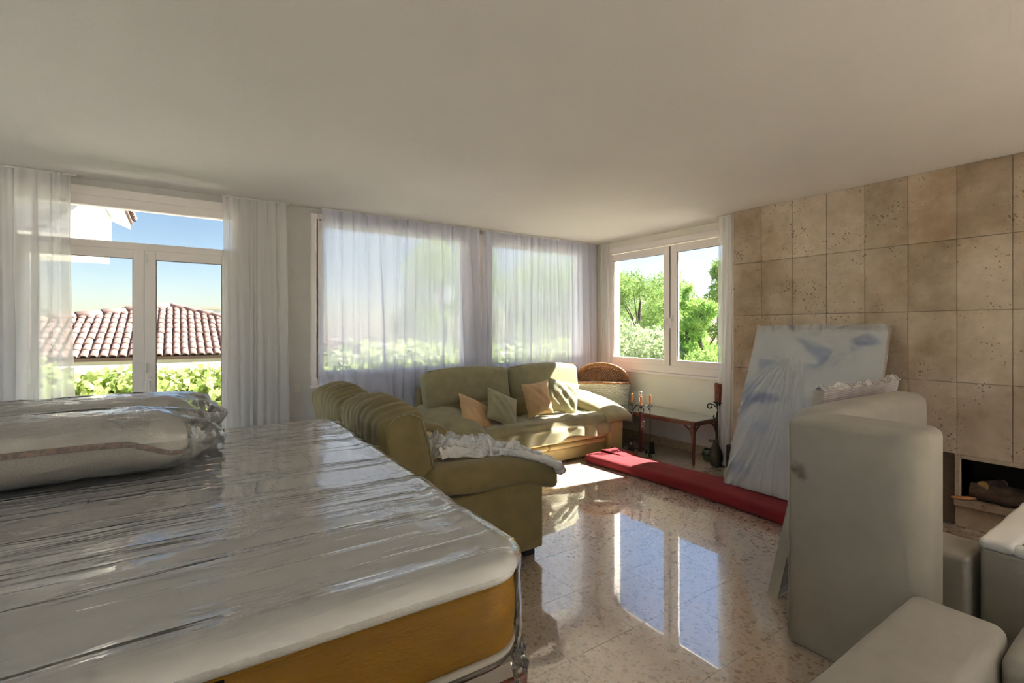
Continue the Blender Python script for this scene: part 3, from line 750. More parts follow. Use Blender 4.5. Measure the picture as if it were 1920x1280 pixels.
# ------------------------------------------------------------------ green sofa under the window, facing the viewer
sf = thing('sofa', 'olive green two-seat sofa in the sunny corner under the curtained window', 'sofa', (3.13, 4.4, 0))
obj('plinth', xf(rbox(1.64, .74, .135, .02, 2, 4), TR((3.19, 4.38, .0825))), 'green_velvet_warm', sf, True)
for x0, x1 in ((2.37, 3.183), (3.189, 4.005)):
    for z0, z1, y in ((.153, .212, 3.972), (.215, .285, 3.962)):
        obj('footrest_panel', xf(rbox(x1-x0, .10, z1-z0, .026, 4, 6, (0, .008, 0)), TR(((x0+x1)/2, y+.05, (z0+z1)/2))), 'green_velvet_warm', sf, True)
    obj('seat_cushion', xf(rbox(x1-x0, .62, .16, .055, 4, 8, (0, .01, .02), .004, 5, x0), TR(((x0+x1)/2, 4.285, .362))), 'green_velvet', sf, True)
obj('back_frame', xf(rbox(2.08, .14, .74, .03, 3, 4), TR((3.13, 4.80, .43), (radians(-4), 0, 0))), 'green_velvet', sf, True)
for s, x0, x1 in ((-1, 2.06, 2.36), (1, 4.012, 4.25)):
    def postfn(p, u, v, t): return Vector((p.x, p.y-.012*sin((t+1)*1.3), p.z-.05*max(0, t)*max(0, -v-.6)))
    obj('arm_panel', xf(rbox(x1-x0, .84, .50, .03, 3, 6, fn=postfn), TR(((x0+x1)/2, 4.37, .258))), 'green_velvet_warm' if s > 0 else 'green_velvet', sf, True)  # right panel yellower, sunlight put into its colour
    def padfn(p, u, v, t, s=s):
        z = p.z+.070*v - .085*max(0, -v-.30)**1.5 - .030*u*u - .02*max(0, s*u)
        return Vector((p.x*(1-.10*max(0, -v)), p.y, z+.006*fbm((p.x*5+s, p.y*5, 1))))
    obj('arm_pad', xf(rbox(.45, .82, .105, .042, 4, 14, (.01, .015, .03), fn=padfn), TR(((x0+x1)/2+s*.02, 4.29, .545))), 'green_velvet_light', sf, True)
def bkfn(sd):
    def f(p, u, v, t):
        q = Vector(p); q.z += (.028*(1-u*u)-.012*abs(u)**3)*max(0, t); q.x += .018*u*max(0, t)
        return q+Vector((0, .008*fbm(q+Vector((sd, 2, 0)), 5), 0))
    return f
for x0, x1, sd in ((2.06, 3.058, 1), (3.064, 4.075, 6)):
    MB = TR(((x0+x1)/2, 4.60, .785), (radians(-12), 0, 0)); h = (x1-x0)/2
    c = obj('back_cushion', xf(rbox(x1-x0, .21, .40, .065, 4, 14, (0, .03, .01), fn=bkfn(sd)), MB), 'green_velvet_light', sf, True)
    P = [tuple(MB @ Vector((-h+.03+(2*h-.06)*i/16, -.075, .192+.024*(1-((i-8)/8)**2)))) for i in range(17)]
    obj('piping', tube(P, .004, 6), 'green_velvet', c, True)
    obj('lumbar_cushion', xf(rbox(x1-x0-.05, .17, .22, .07, 4, 10, (0, .02, .01), .006, 5, sd), TR(((x0+x1)/2+(.08 if sd == 1 else -.06), 4.49, .545), (radians(-8), 0, 0))), 'green_velvet', sf, True)
# draped seat cover
def throw(u, v):
    x = 2.36+u*1.645
    x += .015*sin(v*5+u*3)
    L = v*.94
    flat, r = .50, .07
    wv = .022*fbm((x*5, v*4, 2), 1, 4)+.008*sin(x*16+v*5)
    if L < flat: y, z = 4.46-L, .462+.012*sin(u*9)*(v)+abs(wv)
    elif L < flat+r*1.57:
        g = (L-flat)/r; y, z = 3.96-r*sin(g)*.45, .462-r*(1-cos(g))
    else:
        dn = L-flat-r*1.57; y = 3.91-.02*dn/.3+.022*sin(x*23+2*sin(x*5)+3*dn)*min(1, dn/.08); z = .392-dn*(.42+.09*sin(u*5+1)+.06*sin(u*17))
        z = max(z, .255)
    if u < .10 and L > flat: x -= .03*(L-flat)/.4
    return (x, y+(-.012 if L > flat else 0), z)
V, F = grid(90, 44, throw)
obj('seat_throw', solid(V, F, (0, .003, .004)), 'green_velvet_light', None, True, label='wrinkled olive cover draped over the sofa seat and hanging at its front', cat='throw')

def pillow(name, label, m, loc, size, thick, tilt, roll, yaw, seed, group='loose cushions on the sofa'):
    n = 26; V, F = [], []; s = size/2
    for side in (1, -1):
        for j in range(n+1):
            for i in range(n+1):
                u, v = -1+2*i/n, -1+2*j/n
                k = (max(0, 1-u**2)*max(0, 1-v**2))**.42
                x = s*u*(1-.07*(1-v*v)); z = s*v*(1-.07*(1-u*u))
                w_ = thick/2*k+.012*k*fbm((u*2.3+seed, v*2.3, side), 1, 4)+.006*k*sin(9*(u+v)+seed)
                V.append((x, -side*w_, z))
    N_ = (n+1)**2
    for j in range(n):
        for i in range(n):
            a_ = j*(n+1)+i; F.append((a_, a_+1, a_+n+2, a_+n+1)); F.append((N_+a_, N_+a_+n+1, N_+a_+n+2, N_+a_+1))
    M = Matrix.Translation(loc) @ Euler((0, 0, yaw)).to_matrix().to_4x4() @ Euler((tilt, 0, 0)).to_matrix().to_4x4() @ Euler((0, roll, 0)).to_matrix().to_4x4()
    root = thing(name, label, 'cushion', (loc[0], loc[1], loc[2]-s), group)
    obj('cover', xf((V, F), M), m, root, True)
    P = [(s*u*(1-.07*(1-v*v)), 0, s*v*(1-.07*(1-u*u))) for u, v in [(-1+2*i/12, -1) for i in range(12)]+[(1, -1+2*i/12) for i in range(12)]+[(1-2*i/12, 1) for i in range(12)]+[(-1, 1-2*i/12) for i in range(12)]]
    obj('edge_seam', xf(tube(P, .0045, 5, closed=True), M), m, root, True)
R_ = radians
pillow('scatter_cushion', 'peach cushion leaning against the shaded arm of the sofa', 'peach_fabric', (2.45, 4.22, .585), .38, .12, R_(-44), R_(38), R_(26), 1)
pillow('scatter_cushion', 'sage green cushion tilted on a corner, resting on the peach cushion by the shaded arm', 'sage_fabric', (2.73, 4.17, .615), .37, .12, R_(-34), R_(30), R_(12), 2)
pillow('scatter_cushion', 'upright peach cushion in the middle of the sofa', 'peach_fabric', (3.235, 4.24, .665), .36, .13, R_(-16), R_(-3), R_(4), 3)
pillow('scatter_cushion', 'green cushion half in the sun by the sunlit arm of the sofa', 'sage_fabric', (3.62, 4.28, .650), .38, .12, R_(-22), R_(14), R_(-18), 4)

# ------------------------------------------------------------------ low bench table along the window wall
bn = thing('bench_table', 'low wooden table with a dark glass top under the pine-tree window', 'table', (4.64, 4.0, 0))
bx0, bx1, by0, by1 = 4.405, 4.895, 3.115, 4.93
obj('top_frame', join(cham(bx0, bx1, by0, by0+.05, .415, .455), cham(bx0, bx1, by1-.05, by1, .415, .455), cham(bx0, bx0+.05, by0+.05, by1-.05, .415, .455), cham(bx1-.05, bx1, by0+.05, by1-.05, .415, .455)), 'bench_wood', bn)
obj('glass_top', cham(bx0+.006, bx1-.006, by0+.006, by1-.006, .4555, .462, .002), 'slate_glass', bn, label='dark grey-green glass top')
for lx, ly, sx, sy in ((bx0+.035, by0+.035, 1, 1), (bx1-.035, by0+.035, -1, 1), (bx0+.035, by1-.035, 1, -1), (bx1-.035, by1-.035, -1, -1)):
    lg = obj('leg', lathe([(.012, 0), (.015, .01), (.019, .2), (.022, .36), (.025, .40), (.027, .414)], (lx, ly, 0), 14), 'bench_wood', bn, True)
    for dx, dy in ((sx, 0), (0, sy)):
        br = []
        for k in range(7):
            g = k/6; br.append((lx+dx*(.02+.10*g**1.6), ly+dy*(.02+.10*g**1.6), .30+.11*g**.7))
        obj('bracket', join(tube(br, .008, 6), tube([(lx+dx*.015, ly+dy*.015, .395), (lx+dx*.055, ly+dy*.055, .365)], .006, 6)), 'bench_wood', lg, True)
obj('corner_cap', cham(bx0-.002, bx0+.03, by0-.002, by0+.03, .4625, .466, .001), 'brass_plate', bn)

# ------------------------------------------------------------------ hooded wicker basket on the table end
KX, KY, KZ, KA = 4.555, 4.615, .463, R_(-44)
bk_ = thing('wicker_basket', 'white wicker basket with a brown arched wicker hood, behind the sunlit sofa arm', 'basket', (KX, KY, KZ))
KM = TR((KX, KY, KZ), (0, 0, KA))                      # local x = width, -y = front (towards the viewer)
KW, KD, KH = .33, .155, .275
def bring(z, grow=0, n=72, wob=0, ph=0):
    P = []
    for i in range(n):
        g = 2*pi*i/n; c, s_ = cos(g), sin(g); e = .45; f = 1+.08*z/KH
        x = (KW*f+grow)*(abs(c)**e)*(1 if c > 0 else -1); y = (KD*f+grow)*(abs(s_)**e)*(1 if s_ > 0 else -1)
        k = wob*(1 if (i//2+ph) % 2 else -1); r = sqrt(x*x+y*y)+1e-6
        P.append(tuple(KM @ Vector((x+k*x/r, y+k*y/r, z))))
    return P
body = obj('basket_body', join(*[tube(bring(.008+.0155*i, 0, 72, .004, i % 2), .0075, 5, closed=True) for i in range(17)]), 'wicker_white', bk_, True, label='white woven basket body')
obj('stake', join(*[tube([bring(0)[i], bring(KH)[i]], .0045, 5) for i in range(0, 72, 3)]), 'wicker_white', body, True, kind='stuff')
obj('rim', tube([tuple(Vector(p)+Vector((0, 0, .006*sin(i*2.1)))) for i, p in enumerate(bring(KH, .004))], .013, 6, closed=True), 'wicker_brown', bk_, True)
def hood(u, v, r=1.0):
    """u across the arch, v from the front rim to the back"""
    g = pi*u; x = (KW+.015)*cos(g)*r*(1-.12*v*v); z = KH+(.235*sin(g)*r)*(1-.35*v*v); y = -KD*.35+(KD*1.25)*v*(sin(g)*.6+.4)
    return tuple(KM @ Vector((x, y, z)))
hd = obj('hood', join(*[tube([hood(.02+.96*i/46, v, 1+.012*(1 if (i//2+k) % 2 else -1)) for i in range(47)], .0065, 5) for k, v in enumerate([j/16 for j in range(17)])]), 'wicker_brown', bk_, True, label='brown woven arched hood')
obj('hood_back', join(*[tube([tuple(KM @ Vector(((KW*.9)*cos(pi*.5)*0+x+.004*(1 if (i+k) % 2 else -1), KD*.72+.005*(1 if (i+k) % 2 else -1), KH+zz))) for i, zz in enumerate([q*hmax/10 for q in range(11)])], .0075, 5)
     for k, (x, hmax) in enumerate([(xx, .205*sqrt(max(0, 1-(xx/.325)**2))) for xx in [-.30+.0143*j for j in range(43)]])]), 'wicker_brown', hd, True)
obj('hood_rim', join(tube([hood(.0+1.0*i/40, 0, 1.03) for i in range(41)], .012, 7), tube([hood(.0+1.0*i/40, .06, .985) for i in range(41)], .008, 7)), 'wicker_brown', bk_, True)

# ------------------------------------------------------------------ fireplace tool set
FX, FY = 4.27, 3.70; ang = -YAW                        # tools hang across the line of sight
rx, ry = cos(ang), sin(ang)
st = thing('tool_stand', 'wrought-iron fireplace tool stand with a dark red post beside the table', 'tool stand', (FX, FY, 0))
obj('post', cham(FX-.019, FX+.019, FY-.019, FY+.019, .055, .50, .005), 'red_post', st, label='dark red post')
for k in range(4):
    az = ang+pi/4+k*pi/2; c_, s_ = cos(az), sin(az)
    P = [(FX+.02*c_, FY+.02*s_, .075), (FX+.06*c_, FY+.06*s_, .085), (FX+.10*c_, FY+.10*s_, .05)]
    sp = spiral((FX+.115*c_, FY+.115*s_, .028), .022, 1.2, az, 1, 16, pi*.75)
    obj('scroll_foot', tube(P+sp, .0055, 6), 'iron', st, True)
obj('top_ring', join(tube(ring((FX, FY, .52), .03, .03, 16, ang), .005, 6), tube([(FX, FY, .49), (FX, FY, .58)], .006, 6)), 'iron', st, True)
for s in (-1, 1):
    P = [(FX+rx*s*t_*.10, FY+ry*s*t_*.10, .545+.045*sin(pi*t_)-.04*t_) for t_ in [i/10 for i in range(11)]]
    obj('hook_arm', tube(P, .005, 6), 'iron', st, True)
obj('ball_knob', join(lathe([(.002, 0), (.016, .004), (.021, .016), (.016, .03), (.012, .034), (.022, .042), (.018, .058), (.003, .062)], (FX+.005, FY+.015, .665), 16), tube([(FX+.005, FY+.015, .57), (FX+.005, FY+.015, .67)], .012, 8)), 'brass_plate', st, True)
obj('ornament', join(*[tube(ring((FX-.03*sin(-ang)*0+rx*.012-.032*cos(ang+pi/2)*0-.03, FY+ry*.012-.035, .385-.028*q), .018, .02, 12, ang), .0045, 5) for q in range(3)]), 'brass_plate', st, True, label='bright metal scroll ornament')
def turned(loc, h=.10): return lathe([(.009, 0), (.013, .01), (.010, .02), (.013, .035), (.014, .07), (.011, .09), (.012, .1), (.007, .105)], loc, 12)
def tool(name, label, off, fwd, zh, build):
    x, y = FX+rx*off-.57*fwd, FY+ry*off-.82*fwd
    r_ = thing(name, label, 'fire tool', (x, y, .1), 'fireplace tools on the stand')
    obj('handle', turned((x, y, zh)), 'handle_wood', r_, True, label='turned wooden handle')
    obj('shaft', join(tube([(x, y, .16), (x, y, zh)], .0045, 6), tube(ring((x, y, zh-.018), .014, .014, 14, ang), .004, 5)), 'iron', r_, True)
    build(x, y, r_)
def b_brush(x, y, r_):
    obj('bristles', lathe([(.014, .055), (.030, .05), (.036, .02), (.034, 0), (.01, -.002)], (x-.012, y+.008, .075), 14), 'brush_bristle', r_, True)
    obj('collar', lathe([(.012, 0), (.018, .004), (.012, .03), (.006, .035)], (x-.012, y+.008, .128), 12), 'brass_plate', r_, True)
def b_shovel(x, y, r_):
    V, F = grid(8, 8, lambda u, v: (x+rx*(u-.5)*.062*(.75+.25*v)+.012*(abs(u-.5)*2)**2, y+ry*(u-.5)*.062*(.75+.25*v)-.018*(abs(u-.5)*2)**2, .165-.135*v))
    obj('blade', solid(V, F, (.003, .004, 0)), 'iron', r_, True)
def b_poker(x, y, r_):
    obj('tip', tube([(x, y, .17), (x, y, .10), (x+.02, y-.005, .08), (x+.035, y-.01, .10)], .005, 6), 'iron', r_, True)
tool('hearth_brush', 'fireplace brush with a wooden handle, leftmost on the tool stand', -.10, 0, .60, b_brush)
tool('fire_poker', 'fire poker with a wooden handle in front of the stand post', -.012, .045, .575, b_poker)
tool('fire_shovel', 'fire shovel with a wooden handle, rightmost on the tool stand', .10, 0, .585, b_shovel)

# ------------------------------------------------------------------ candle stand with candle, flask at its foot
CX, CY = 4.70, 3.03
cs = thing('candle_stand', 'tall wrought-iron candle stand with scrolls in front of the narrow white curtain', 'candle holder', (CX, CY, 0))
obj('stem', lathe([(.045, .0), (.05, .02), (.03, .05), (.018, .09), (.017, .4), (.022, .42), (.017, .44), (.016, .60), (.03, .625), (.036, .64)], (CX, CY, 0), 14), 'iron', cs, True)
obj('drip_tray', lathe([(.01, 0), (.05, .004), (.055, .014), (.05, .014), (.01, .010)], (CX, CY, .64), 18), 'iron', cs, True)
for s in (-1, 1):
    az = ang
    P = [(CX+rx*s*.012, CY+ry*s*.012, .58), (CX+rx*s*.05, CY+ry*s*.05, .625), (CX+rx*s*.085, CY+ry*s*.085, .635)]
    sp = [(CX+rx*s*(.095+.024*cos(g)), CY+ry*s*(.095+.024*cos(g)), .612+.024*sin(g)) for g in [pi*.6-5.2*i/14 for i in range(15)]]
    sp2 = [(CX+rx*s*(.038+.018*cos(g)), CY+ry*s*(.038+.018*cos(g)), .50+.018*sin(g)) for g in [pi*.9+4.6*i/12 for i in range(13)]]
    obj('scroll', join(tube(P+sp, .006, 6), tube([(CX+rx*s*.012, CY+ry*s*.012, .56), (CX+rx*s*.02, CY+ry*s*.02, .53)]+sp2, .006, 6)), 'iron', cs, True)
obj('candle', xf(lathe([(.036, 0), (.040, .01), (.041, .09), (.042, .185), (.038, .197), (.022, .192), (.002, .188)], (0, 0, 0), 22), TR((CX, CY, .6555))), 'amber_wax', None, True, label='fat mottled amber-brown candle on the iron candle stand', cat='candle')
fl = thing('flask_vase', 'squat bronze and dark green flask standing on the floor by the candle stand', 'vase', (CX-.075, CY+.075, 0))
obj('body', xf(lathe([(.035, 0), (.055, .02), (.072, .08), (.068, .13), (.045, .19), (.028, .225), (.026, .25), (.036, .262), (.030, .268)], (0, 0, 0), 18), TR((CX-.085, CY-.02, 0))), 'old_bronze', fl, True)
obj('glass_belly', xf(lathe([(.028, .03), (.055, .06), (.064, .11), (.054, .155), (.03, .175)], (0, 0, 0), 16), TR((CX-.105, CY+.055, 0))), 'green_glass', fl, True, label='dark green glass side')
obj('spout', tube([(CX-.115, CY-.0, .255), (CX-.135, CY+.015, .27), (CX-.14, CY+.02, .255)], .01, 8), 'old_bronze', fl, True)

# black carved box beside the stone wall
bxo = thing('black_box', 'small black carved box on the floor, half hidden behind the wrapped painting', 'box', (4.52, 2.62, 0))
obj('case', cham(4.425, 4.62, 2.47, 2.775, 0, .292, .006), 'black_paint', bxo)
for k, (yy, zz, rr) in enumerate(((2.715, .20, .03), (2.725, .12, .038), (2.68, .16, .03), (2.69, .07, .028))):
    obj('carved_boss', xf(lathe([(rr, 0), (rr*.9, .012), (rr*.5, .02), (.002, .022)], (0, 0, 0), 12), TR((4.424, yy, zz), (0, R_(-90), 0))), 'black_paint', bxo, True)

# ------------------------------------------------------------------ folded red rug along the stone wall
rg = thing('rug', 'long folded red rug lying on the terrazzo floor, its end in the sun', 'rug', (4.0, 2.5, 0))
def rugfn(p, u, v, t):
    q = Vector(p); y = q.y
    if u < 0: q.x += (.028*sin(y*2.1+1)-.01)*abs(u)
    else: q.x += (.015*sin(y*3.0+2)+.14*max(-.35, -v))*u
    q.z += (.008*fbm((q.x*3, q.y*3, 1), 1, 3)+.008*sin(y*1.7+1))*max(0, t)*(1-abs(u)**4)-.022*max(0, t)*max(0, u)
    return q
obj('folded_pile', xf(rbox(.52, 2.95, .092, .042, 5, 30, (0, 0, .004), fn=rugfn), TR((3.875, 2.42, .0465))), 'rug_red', rg, True)
obj('corner_flap', xf(rbox(.24, .30, .016, .007, 3, 8, fn=lambda p, u, v, t: p+Vector((0, 0, .012*fbm((p.x*9, p.y*9, 4))+.010*v))), TR((3.94, 3.72, .094), (0, R_(3), R_(8)))), 'rug_red', rg, True)
obj('flap_pattern', join(*[xf(rbox(.08, .010, .005, .002, 2, 2), TR((3.92+.02*k, 3.79-.03*k, .107), (0, 0, R_(20*k-20)))) for k in range(3)]), 'rug_print', rg, label='darker woven pattern')
fr = []
for k in range(34):
    x = 3.64+.40*k/33; fr.append(tube([(x, 3.898, .045+.02*random.random()), (x+.006*random.uniform(-1, 1), 3.915, .04), (x+.01*random.uniform(-1, 1), 3.932, .012)], .006, 4))
obj('fringe', join(*fr), 'rug_edge', rg, True, label='pale fringe')

# ------------------------------------------------------------------ wrapped painting leaning on the stone wall
pt = thing('wrapped_painting', 'large painting wrapped in cloudy plastic leaning on the stone wall, standing on the red rug', 'painting', (4.2, 1.98, .1))
P0 = Vector((3.915, 2.43, .1)); E1 = Vector((.655, .075, 1.30)); E2 = Vector((0, -1.005, 0)); NN = E1.cross(E2).normalized()
if NN.x > 0: NN = -NN
def onp(u, v, d): return P0+E2*u+E1*v+NN*d
def slabp(u0, u1, v0, v1, d0, d1):
    V = [tuple(onp(u, v, d)) for d in (d0, d1) for v in (v0, v1) for u in (u0, u1)]
    return V, [(0, 2, 3, 1), (4, 5, 7, 6), (0, 1, 5, 4), (2, 6, 7, 3), (0, 4, 6, 2), (1, 3, 7, 5)]
obj('stretcher_frame', join(slabp(0, .05, 0, 1, 0, .038), slabp(.95, 1, 0, 1, 0, .038), slabp(.05, .95, 0, .04, 0, .038), slabp(.05, .95, .96, 1, 0, .038)), 'grey_upholstery_dark', pt)
obj('canvas', slabp(0, 1, 0, 1, .0385, .044), 'painted_canvas', pt, label='pale canvas with blue brush marks')
def wrapf(u, v):
    uu, vv = -.015+1.03*u, -.012+1.03*v
    du, dv = (uu-.36)*1.0, (.93-vv)*1.45
    a_ = atan2(du, dv+.02); r_ = sqrt(du*du+dv*dv)
    rid = 0
    for c_, w_ in ((-.66, .014), (-.55, .012), (-.45, .013), (-.37, .009), (-.29, .012), (-.21, .009), (-.14, .010), (-.07, .008), (-.01, .010), (.05, .008), (.11, .010), (.26, .014)):
        rid = max(rid, exp(-((a_-c_-.03*sin(r_*4+c_*9))/w_)**2)*(.7+.3*sin(c_*40)))
    rid *= min(1, max(0, (r_-.06)*4))*min(1, .35+r_)
    d = .050+.034*rid+.004*fbm((uu*6, vv*6, 2), 1, 3)
    if vv > .985: d += .02*abs(fbm((uu*11, 3, 1)))
    p = onp(uu, vv, d)
    if v > .985: p = p+Vector((0, 0, .03*max(0, fbm((uu*7, 9, 2))+.3)*(1 if v > .99 else .4)))
    return tuple(p)
obj('plastic_wrap', grid(110, 90, wrapf), 'film_canvas', pt, True, label='cloudy plastic wrapping with fan folds')
def wraps(side):
    def f(u, v):
        vv = -.012+1.03*v; uu = -.015 if side < 0 else 1.015
        return tuple(onp(uu+side*.004*fbm((v*9, u*3, 2)), vv, .048-.05*u))
    return f
obj('plastic_edge', join(grid(3, 40, wraps(-1)), grid(3, 40, wraps(1)), grid(60, 3, lambda u, v: tuple(onp(-.015+1.03*u, 1.018+.004*fbm((u*30, 1, 1)), .05-.05*v)))), 'film_canvas', pt, True)

# slanting wrapped board standing between painting and cushions
pb = thing('wrapped_board', 'slanted board wrapped in striped packing, sticking up behind the upright grey cushions', 'board', (3.3, 1.39, 0))
poly = [(2.62, 0), (3.53, 0), (3.60, .11), (3.84, .13), (4.30, 1.055), (3.15, 1.055)]
def prism(poly, y0, y1):
    n = len(poly); V = [(x, y0, z) for x, z in poly]+[(x, y1, z) for x, z in poly]
    return V, [tuple(range(n)), tuple(range(2*n-1, n-1, -1))]+[(k, k+n, (k+1) % n+n, (k+1) % n) for k in range(n)]
obj('board_body', prism(poly, 1.345, 1.395), 'striped_wrap', pb)
obj('edge_strip', prism([(2.606, 0), (2.622, 0), (3.152, 1.057), (3.134, 1.057)], 1.342, 1.398), 'grey_upholstery_dark', pb, label='grey-green edge strip')
def crest(u, v):
    x = 3.13+1.19*u; z = 1.05+v*(.018+.030*max(0, fbm((u*6, 4, 1))+.25)+.03*exp(-((u-.93)/.08)**2)+.02*exp(-((u-.03)/.04)**2))
    return (x, 1.338+.064*v*.5+.012*fbm((u*12, v*3, 6)), z)
obj('loose_film', join(grid(60, 5, crest), grid(60, 5, lambda u, v: (lambda p: (p[0], 2.74-p[1], p[2]))(crest(u, v)))), 'film_heap', pb, True)

# ------------------------------------------------------------------ pale grey sofa modules in the right foreground
def stained(name, base, spots):
    m, t, o = nodes(name); p = N(t, 'ShaderNodeBsdfPrincipled', Roughness=.9); p.inputs['Sheen Weight'].default_value = .15
    v = coords(t); c = ramp(t, noise(t, v, 5), [(.3, tuple(x*.9 for x in base)), (.7, tuple(x*1.05 for x in base))])
    wv = N(t, 'ShaderNodeTexNoise', Scale=30.0, Detail=4); t.links.new(v, wv.inputs['Vector'])
    vv = mixc(t, .05, v, wv.outputs['Color'], 'ADD')
    for (x, y, z, r) in spots:
        d = N(t, 'ShaderNodeVectorMath', _operation='DISTANCE'); t.links.new(vv, d.inputs[0]); d.inputs[1].default_value = (x+.025, y+.025, z+.025)
        mr = N(t, 'ShaderNodeMapRange'); t.links.new(d.outputs['Value'], mr.inputs[0])
        for i, q in zip((1, 2, 3, 4), (r*.3, r, .6, 0)): mr.inputs[i].default_value = q
        c = mixc(t, mr.outputs[0], c, (.10, .075, .05))
    t.links.new(c, p.inputs['Base Color']); t.links.new(bump(t, noise(t, v, 320, 3), .0012), p.inputs['Normal']); t.links.new(p.outputs[0], o.inputs[0]); MATS[name] = m
stained('stained_upholstery', (.39, .355, .29), [(2.31, 1.095, .79, .04), (2.31, 1.078, .760, .026), (2.31, 1.12, .785, .022)])
def pill4(sx, sy, radii, prof, M):
    V, F = [], []; n = None
    for ins_, z in prof:
        P = []
        for (qx, qy, a0), r in zip(((1, 1, 0), (-1, 1, pi/2), (-1, -1, pi), (1, -1, 1.5*pi)), radii):
            r = max(.002, r-ins_); cx2, cy2 = qx*(sx/2-ins_-r), qy*(sy/2-ins_-r)
            P += [(cx2+r*cos(a0+pi/2*i/9), cy2+r*sin(a0+pi/2*i/9)) for i in range(10)]
        n = len(P); V += [tuple(M @ Vector((x, y, z))) for x, y in P]
    for i in range(len(prof)-1):
        for k in range(n): F.append((i*n+k, i*n+(k+1) % n, (i+1)*n+(k+1) % n, (i+1)*n+k))
    F.append(tuple(range(n-1, -1, -1))); F.append(tuple((len(prof)-1)*n+k for k in range(n)))
    return V, F
def module(name, label, x0, x1, y0, y1, z0, z1, r, m, puff=(.006, .006, .008), fn=None, group='pale grey sofa modules'):
    root = thing(name, label, 'sofa module', ((x0+x1)/2, (y0+y1)/2, z0), group)
    obj('upholstery', xf(rbox(x1-x0, y1-y0, z1-z0, r, 6, 12, puff, .003, 3, x0, fn), TR(((x0+x1)/2, (y0+y1)/2, (z0+z1)/2))), m, root, True)
    return root
def seam_ring(root, x0, x1, y0, y1, z, g=.004):
    P = rrect(x1-x0, y1-y0, .05, -g, 8)
    obj('seam', tube([((x0+x1)/2+p[0], (y0+y1)/2+p[1], z) for p in P], .0035, 5, closed=True), 'grey_upholstery_dark', root, True)
m1 = thing('sofa_module', 'tall pale grey sofa block standing on end with a dark stain on its broad side', 'sofa module', (2.46, .9, 0), 'pale grey sofa modules')
tp_ = [(.035-.035*sin(g*pi/16), .985+.035*(1-cos(g*pi/16))*0+.035*cos(g*pi/16)) for g in range(8, -1, -1)]
obj('upholstery', pill4(.30, .485, (.05, .014, .11, .06), [(.006, 0), (0, .008)]+[(0, .2*k) for k in range(1, 5)]+tp_, TR((2.46, .8975, 0))), 'stained_upholstery', m1, True)
obj('seam', tube([(2.3085, 1.138, .02), (2.3085, 1.138, .985)], .004, 6), 'grey_upholstery', m1, True)
m2 = module('sofa_module', 'pale grey sofa block standing behind the stained one, its rounded end toward the fireplace', 2.68, 4.04, 1.10, 1.32, .112, 1.005, .07, 'grey_upholstery')
m3 = module('sofa_module', 'long pale grey sofa block lying in the right foreground', 1.05, 2.25, .405, .665, 0, .452, .038, 'grey_upholstery')
m4 = module('sofa_module', 'pale grey sofa block at the bottom right corner of the photo', 2.06, 2.78, -.55, .398, 0, .437, .05, 'grey_upholstery')
m5 = module('sofa_module', 'low pale block between the stained upright block and the open-topped one', 2.83, 3.13, .645, 1.07, 0, .42, .02, 'grey_upholstery')
k_ = thing('sofa_module', 'grey sofa module with a white padded rim and taupe lining at the right edge', 'sofa module', (3.4, .1, 0), 'pale grey sofa modules')
kx0, kx1, ky0, ky1, kz = 2.885, 3.95, -.50, .615, .485
obj('body', xf(rbox(kx1-kx0, ky1-ky0, kz-.012, .02, 3, 6), TR(((kx0+kx1)/2, (ky0+ky1)/2, (kz-.012)/2))), 'grey_upholstery_dark', k_, True)
def rim(u0, u1, v0, v1): return xf(rbox(u1-u0, v1-v0, .045, .02, 4, 14, (0, 0, .006), .006, 9, 3), TR(((u0+u1)/2, (v0+v1)/2, kz+.005)))
obj('padded_rim', join(rim(kx0-.004, kx1, ky1-.11, ky1+.004), rim(kx0-.004, kx0+.06, ky0, ky1-.10), rim(kx1-.11, kx1, ky0, ky1-.10), rim(kx0+.05, kx1-.10, ky0, ky0+.11)), 'house_white', k_, True, label='white padded rim')
obj('lining', cham(kx0+.04, kx1-.09, ky0+.09, ky1-.09, kz-.011, kz+.004, .002), 'taupe_lining', k_, label='taupe lining cloth')

# ------------------------------------------------------------------ inside the firebox
def logo(name, label, a_, b_, r, endm='log_end'):
    a_, b_ = Vector(a_), Vector(b_); root = thing(name, label, 'firewood', tuple((a_+b_)/2-Vector((0, 0, r))), 'firewood in the firebox')
    P = [a_.lerp(b_, i/8) for i in range(9)]
    V, F = tube(P, [r*(1+.06*sin(i*2.1)) for i in range(9)], 12, caps=False)
    V = [tuple(Vector(v)+Vector((0, fbm((v[0]*20, v[1]*20, v[2]*20)), fbm((v[2]*20, v[0]*20, 2))))*r*.12) for v in V]
    obj('bark', (V, F), 'log_bark', root, True)
    d = (b_-a_).normalized()
    for e, s in ((a_, -1), (b_, 1)):
        obj('cut_end', tube([e-d*s*.004, e+d*s*.002], r*.99, 12), endm, root)
zf = FZ0-.003
logo('log', 'firewood log with a pale cut end facing the room, in the firebox', (4.70, .985, zf+.115), (4.93, .93, zf+.10), .033)
logo('log', 'thick dark log lying across the front of the firebox', (4.735, .72, zf+.062), (4.735, 1.05, zf+.062), .06, 'log_bark')
logo('log', 'dark log lying at the back of the firebox', (4.87, .70, zf+.052), (4.87, 1.05, zf+.052), .05, 'log_bark')
obj('brick', cham(4.67, 4.79, .60, .70, zf, zf+.10, .006), 'fire_brick', label='reddish brick lying at the front of the firebox', cat='brick')
hb = thing('ash_brush', 'small wooden-handled ash shovel lying on the hearth shelf', 'fire tool', (4.66, 1.08, zf))
obj('handle', tube([(4.618, 1.135, zf+.012), (4.64, 1.10, zf+.013), (4.67, 1.045, zf+.016), (4.69, 1.02, zf+.018)], [.009, .014, .013, .006], 8), 'handle_wood', hb, True)
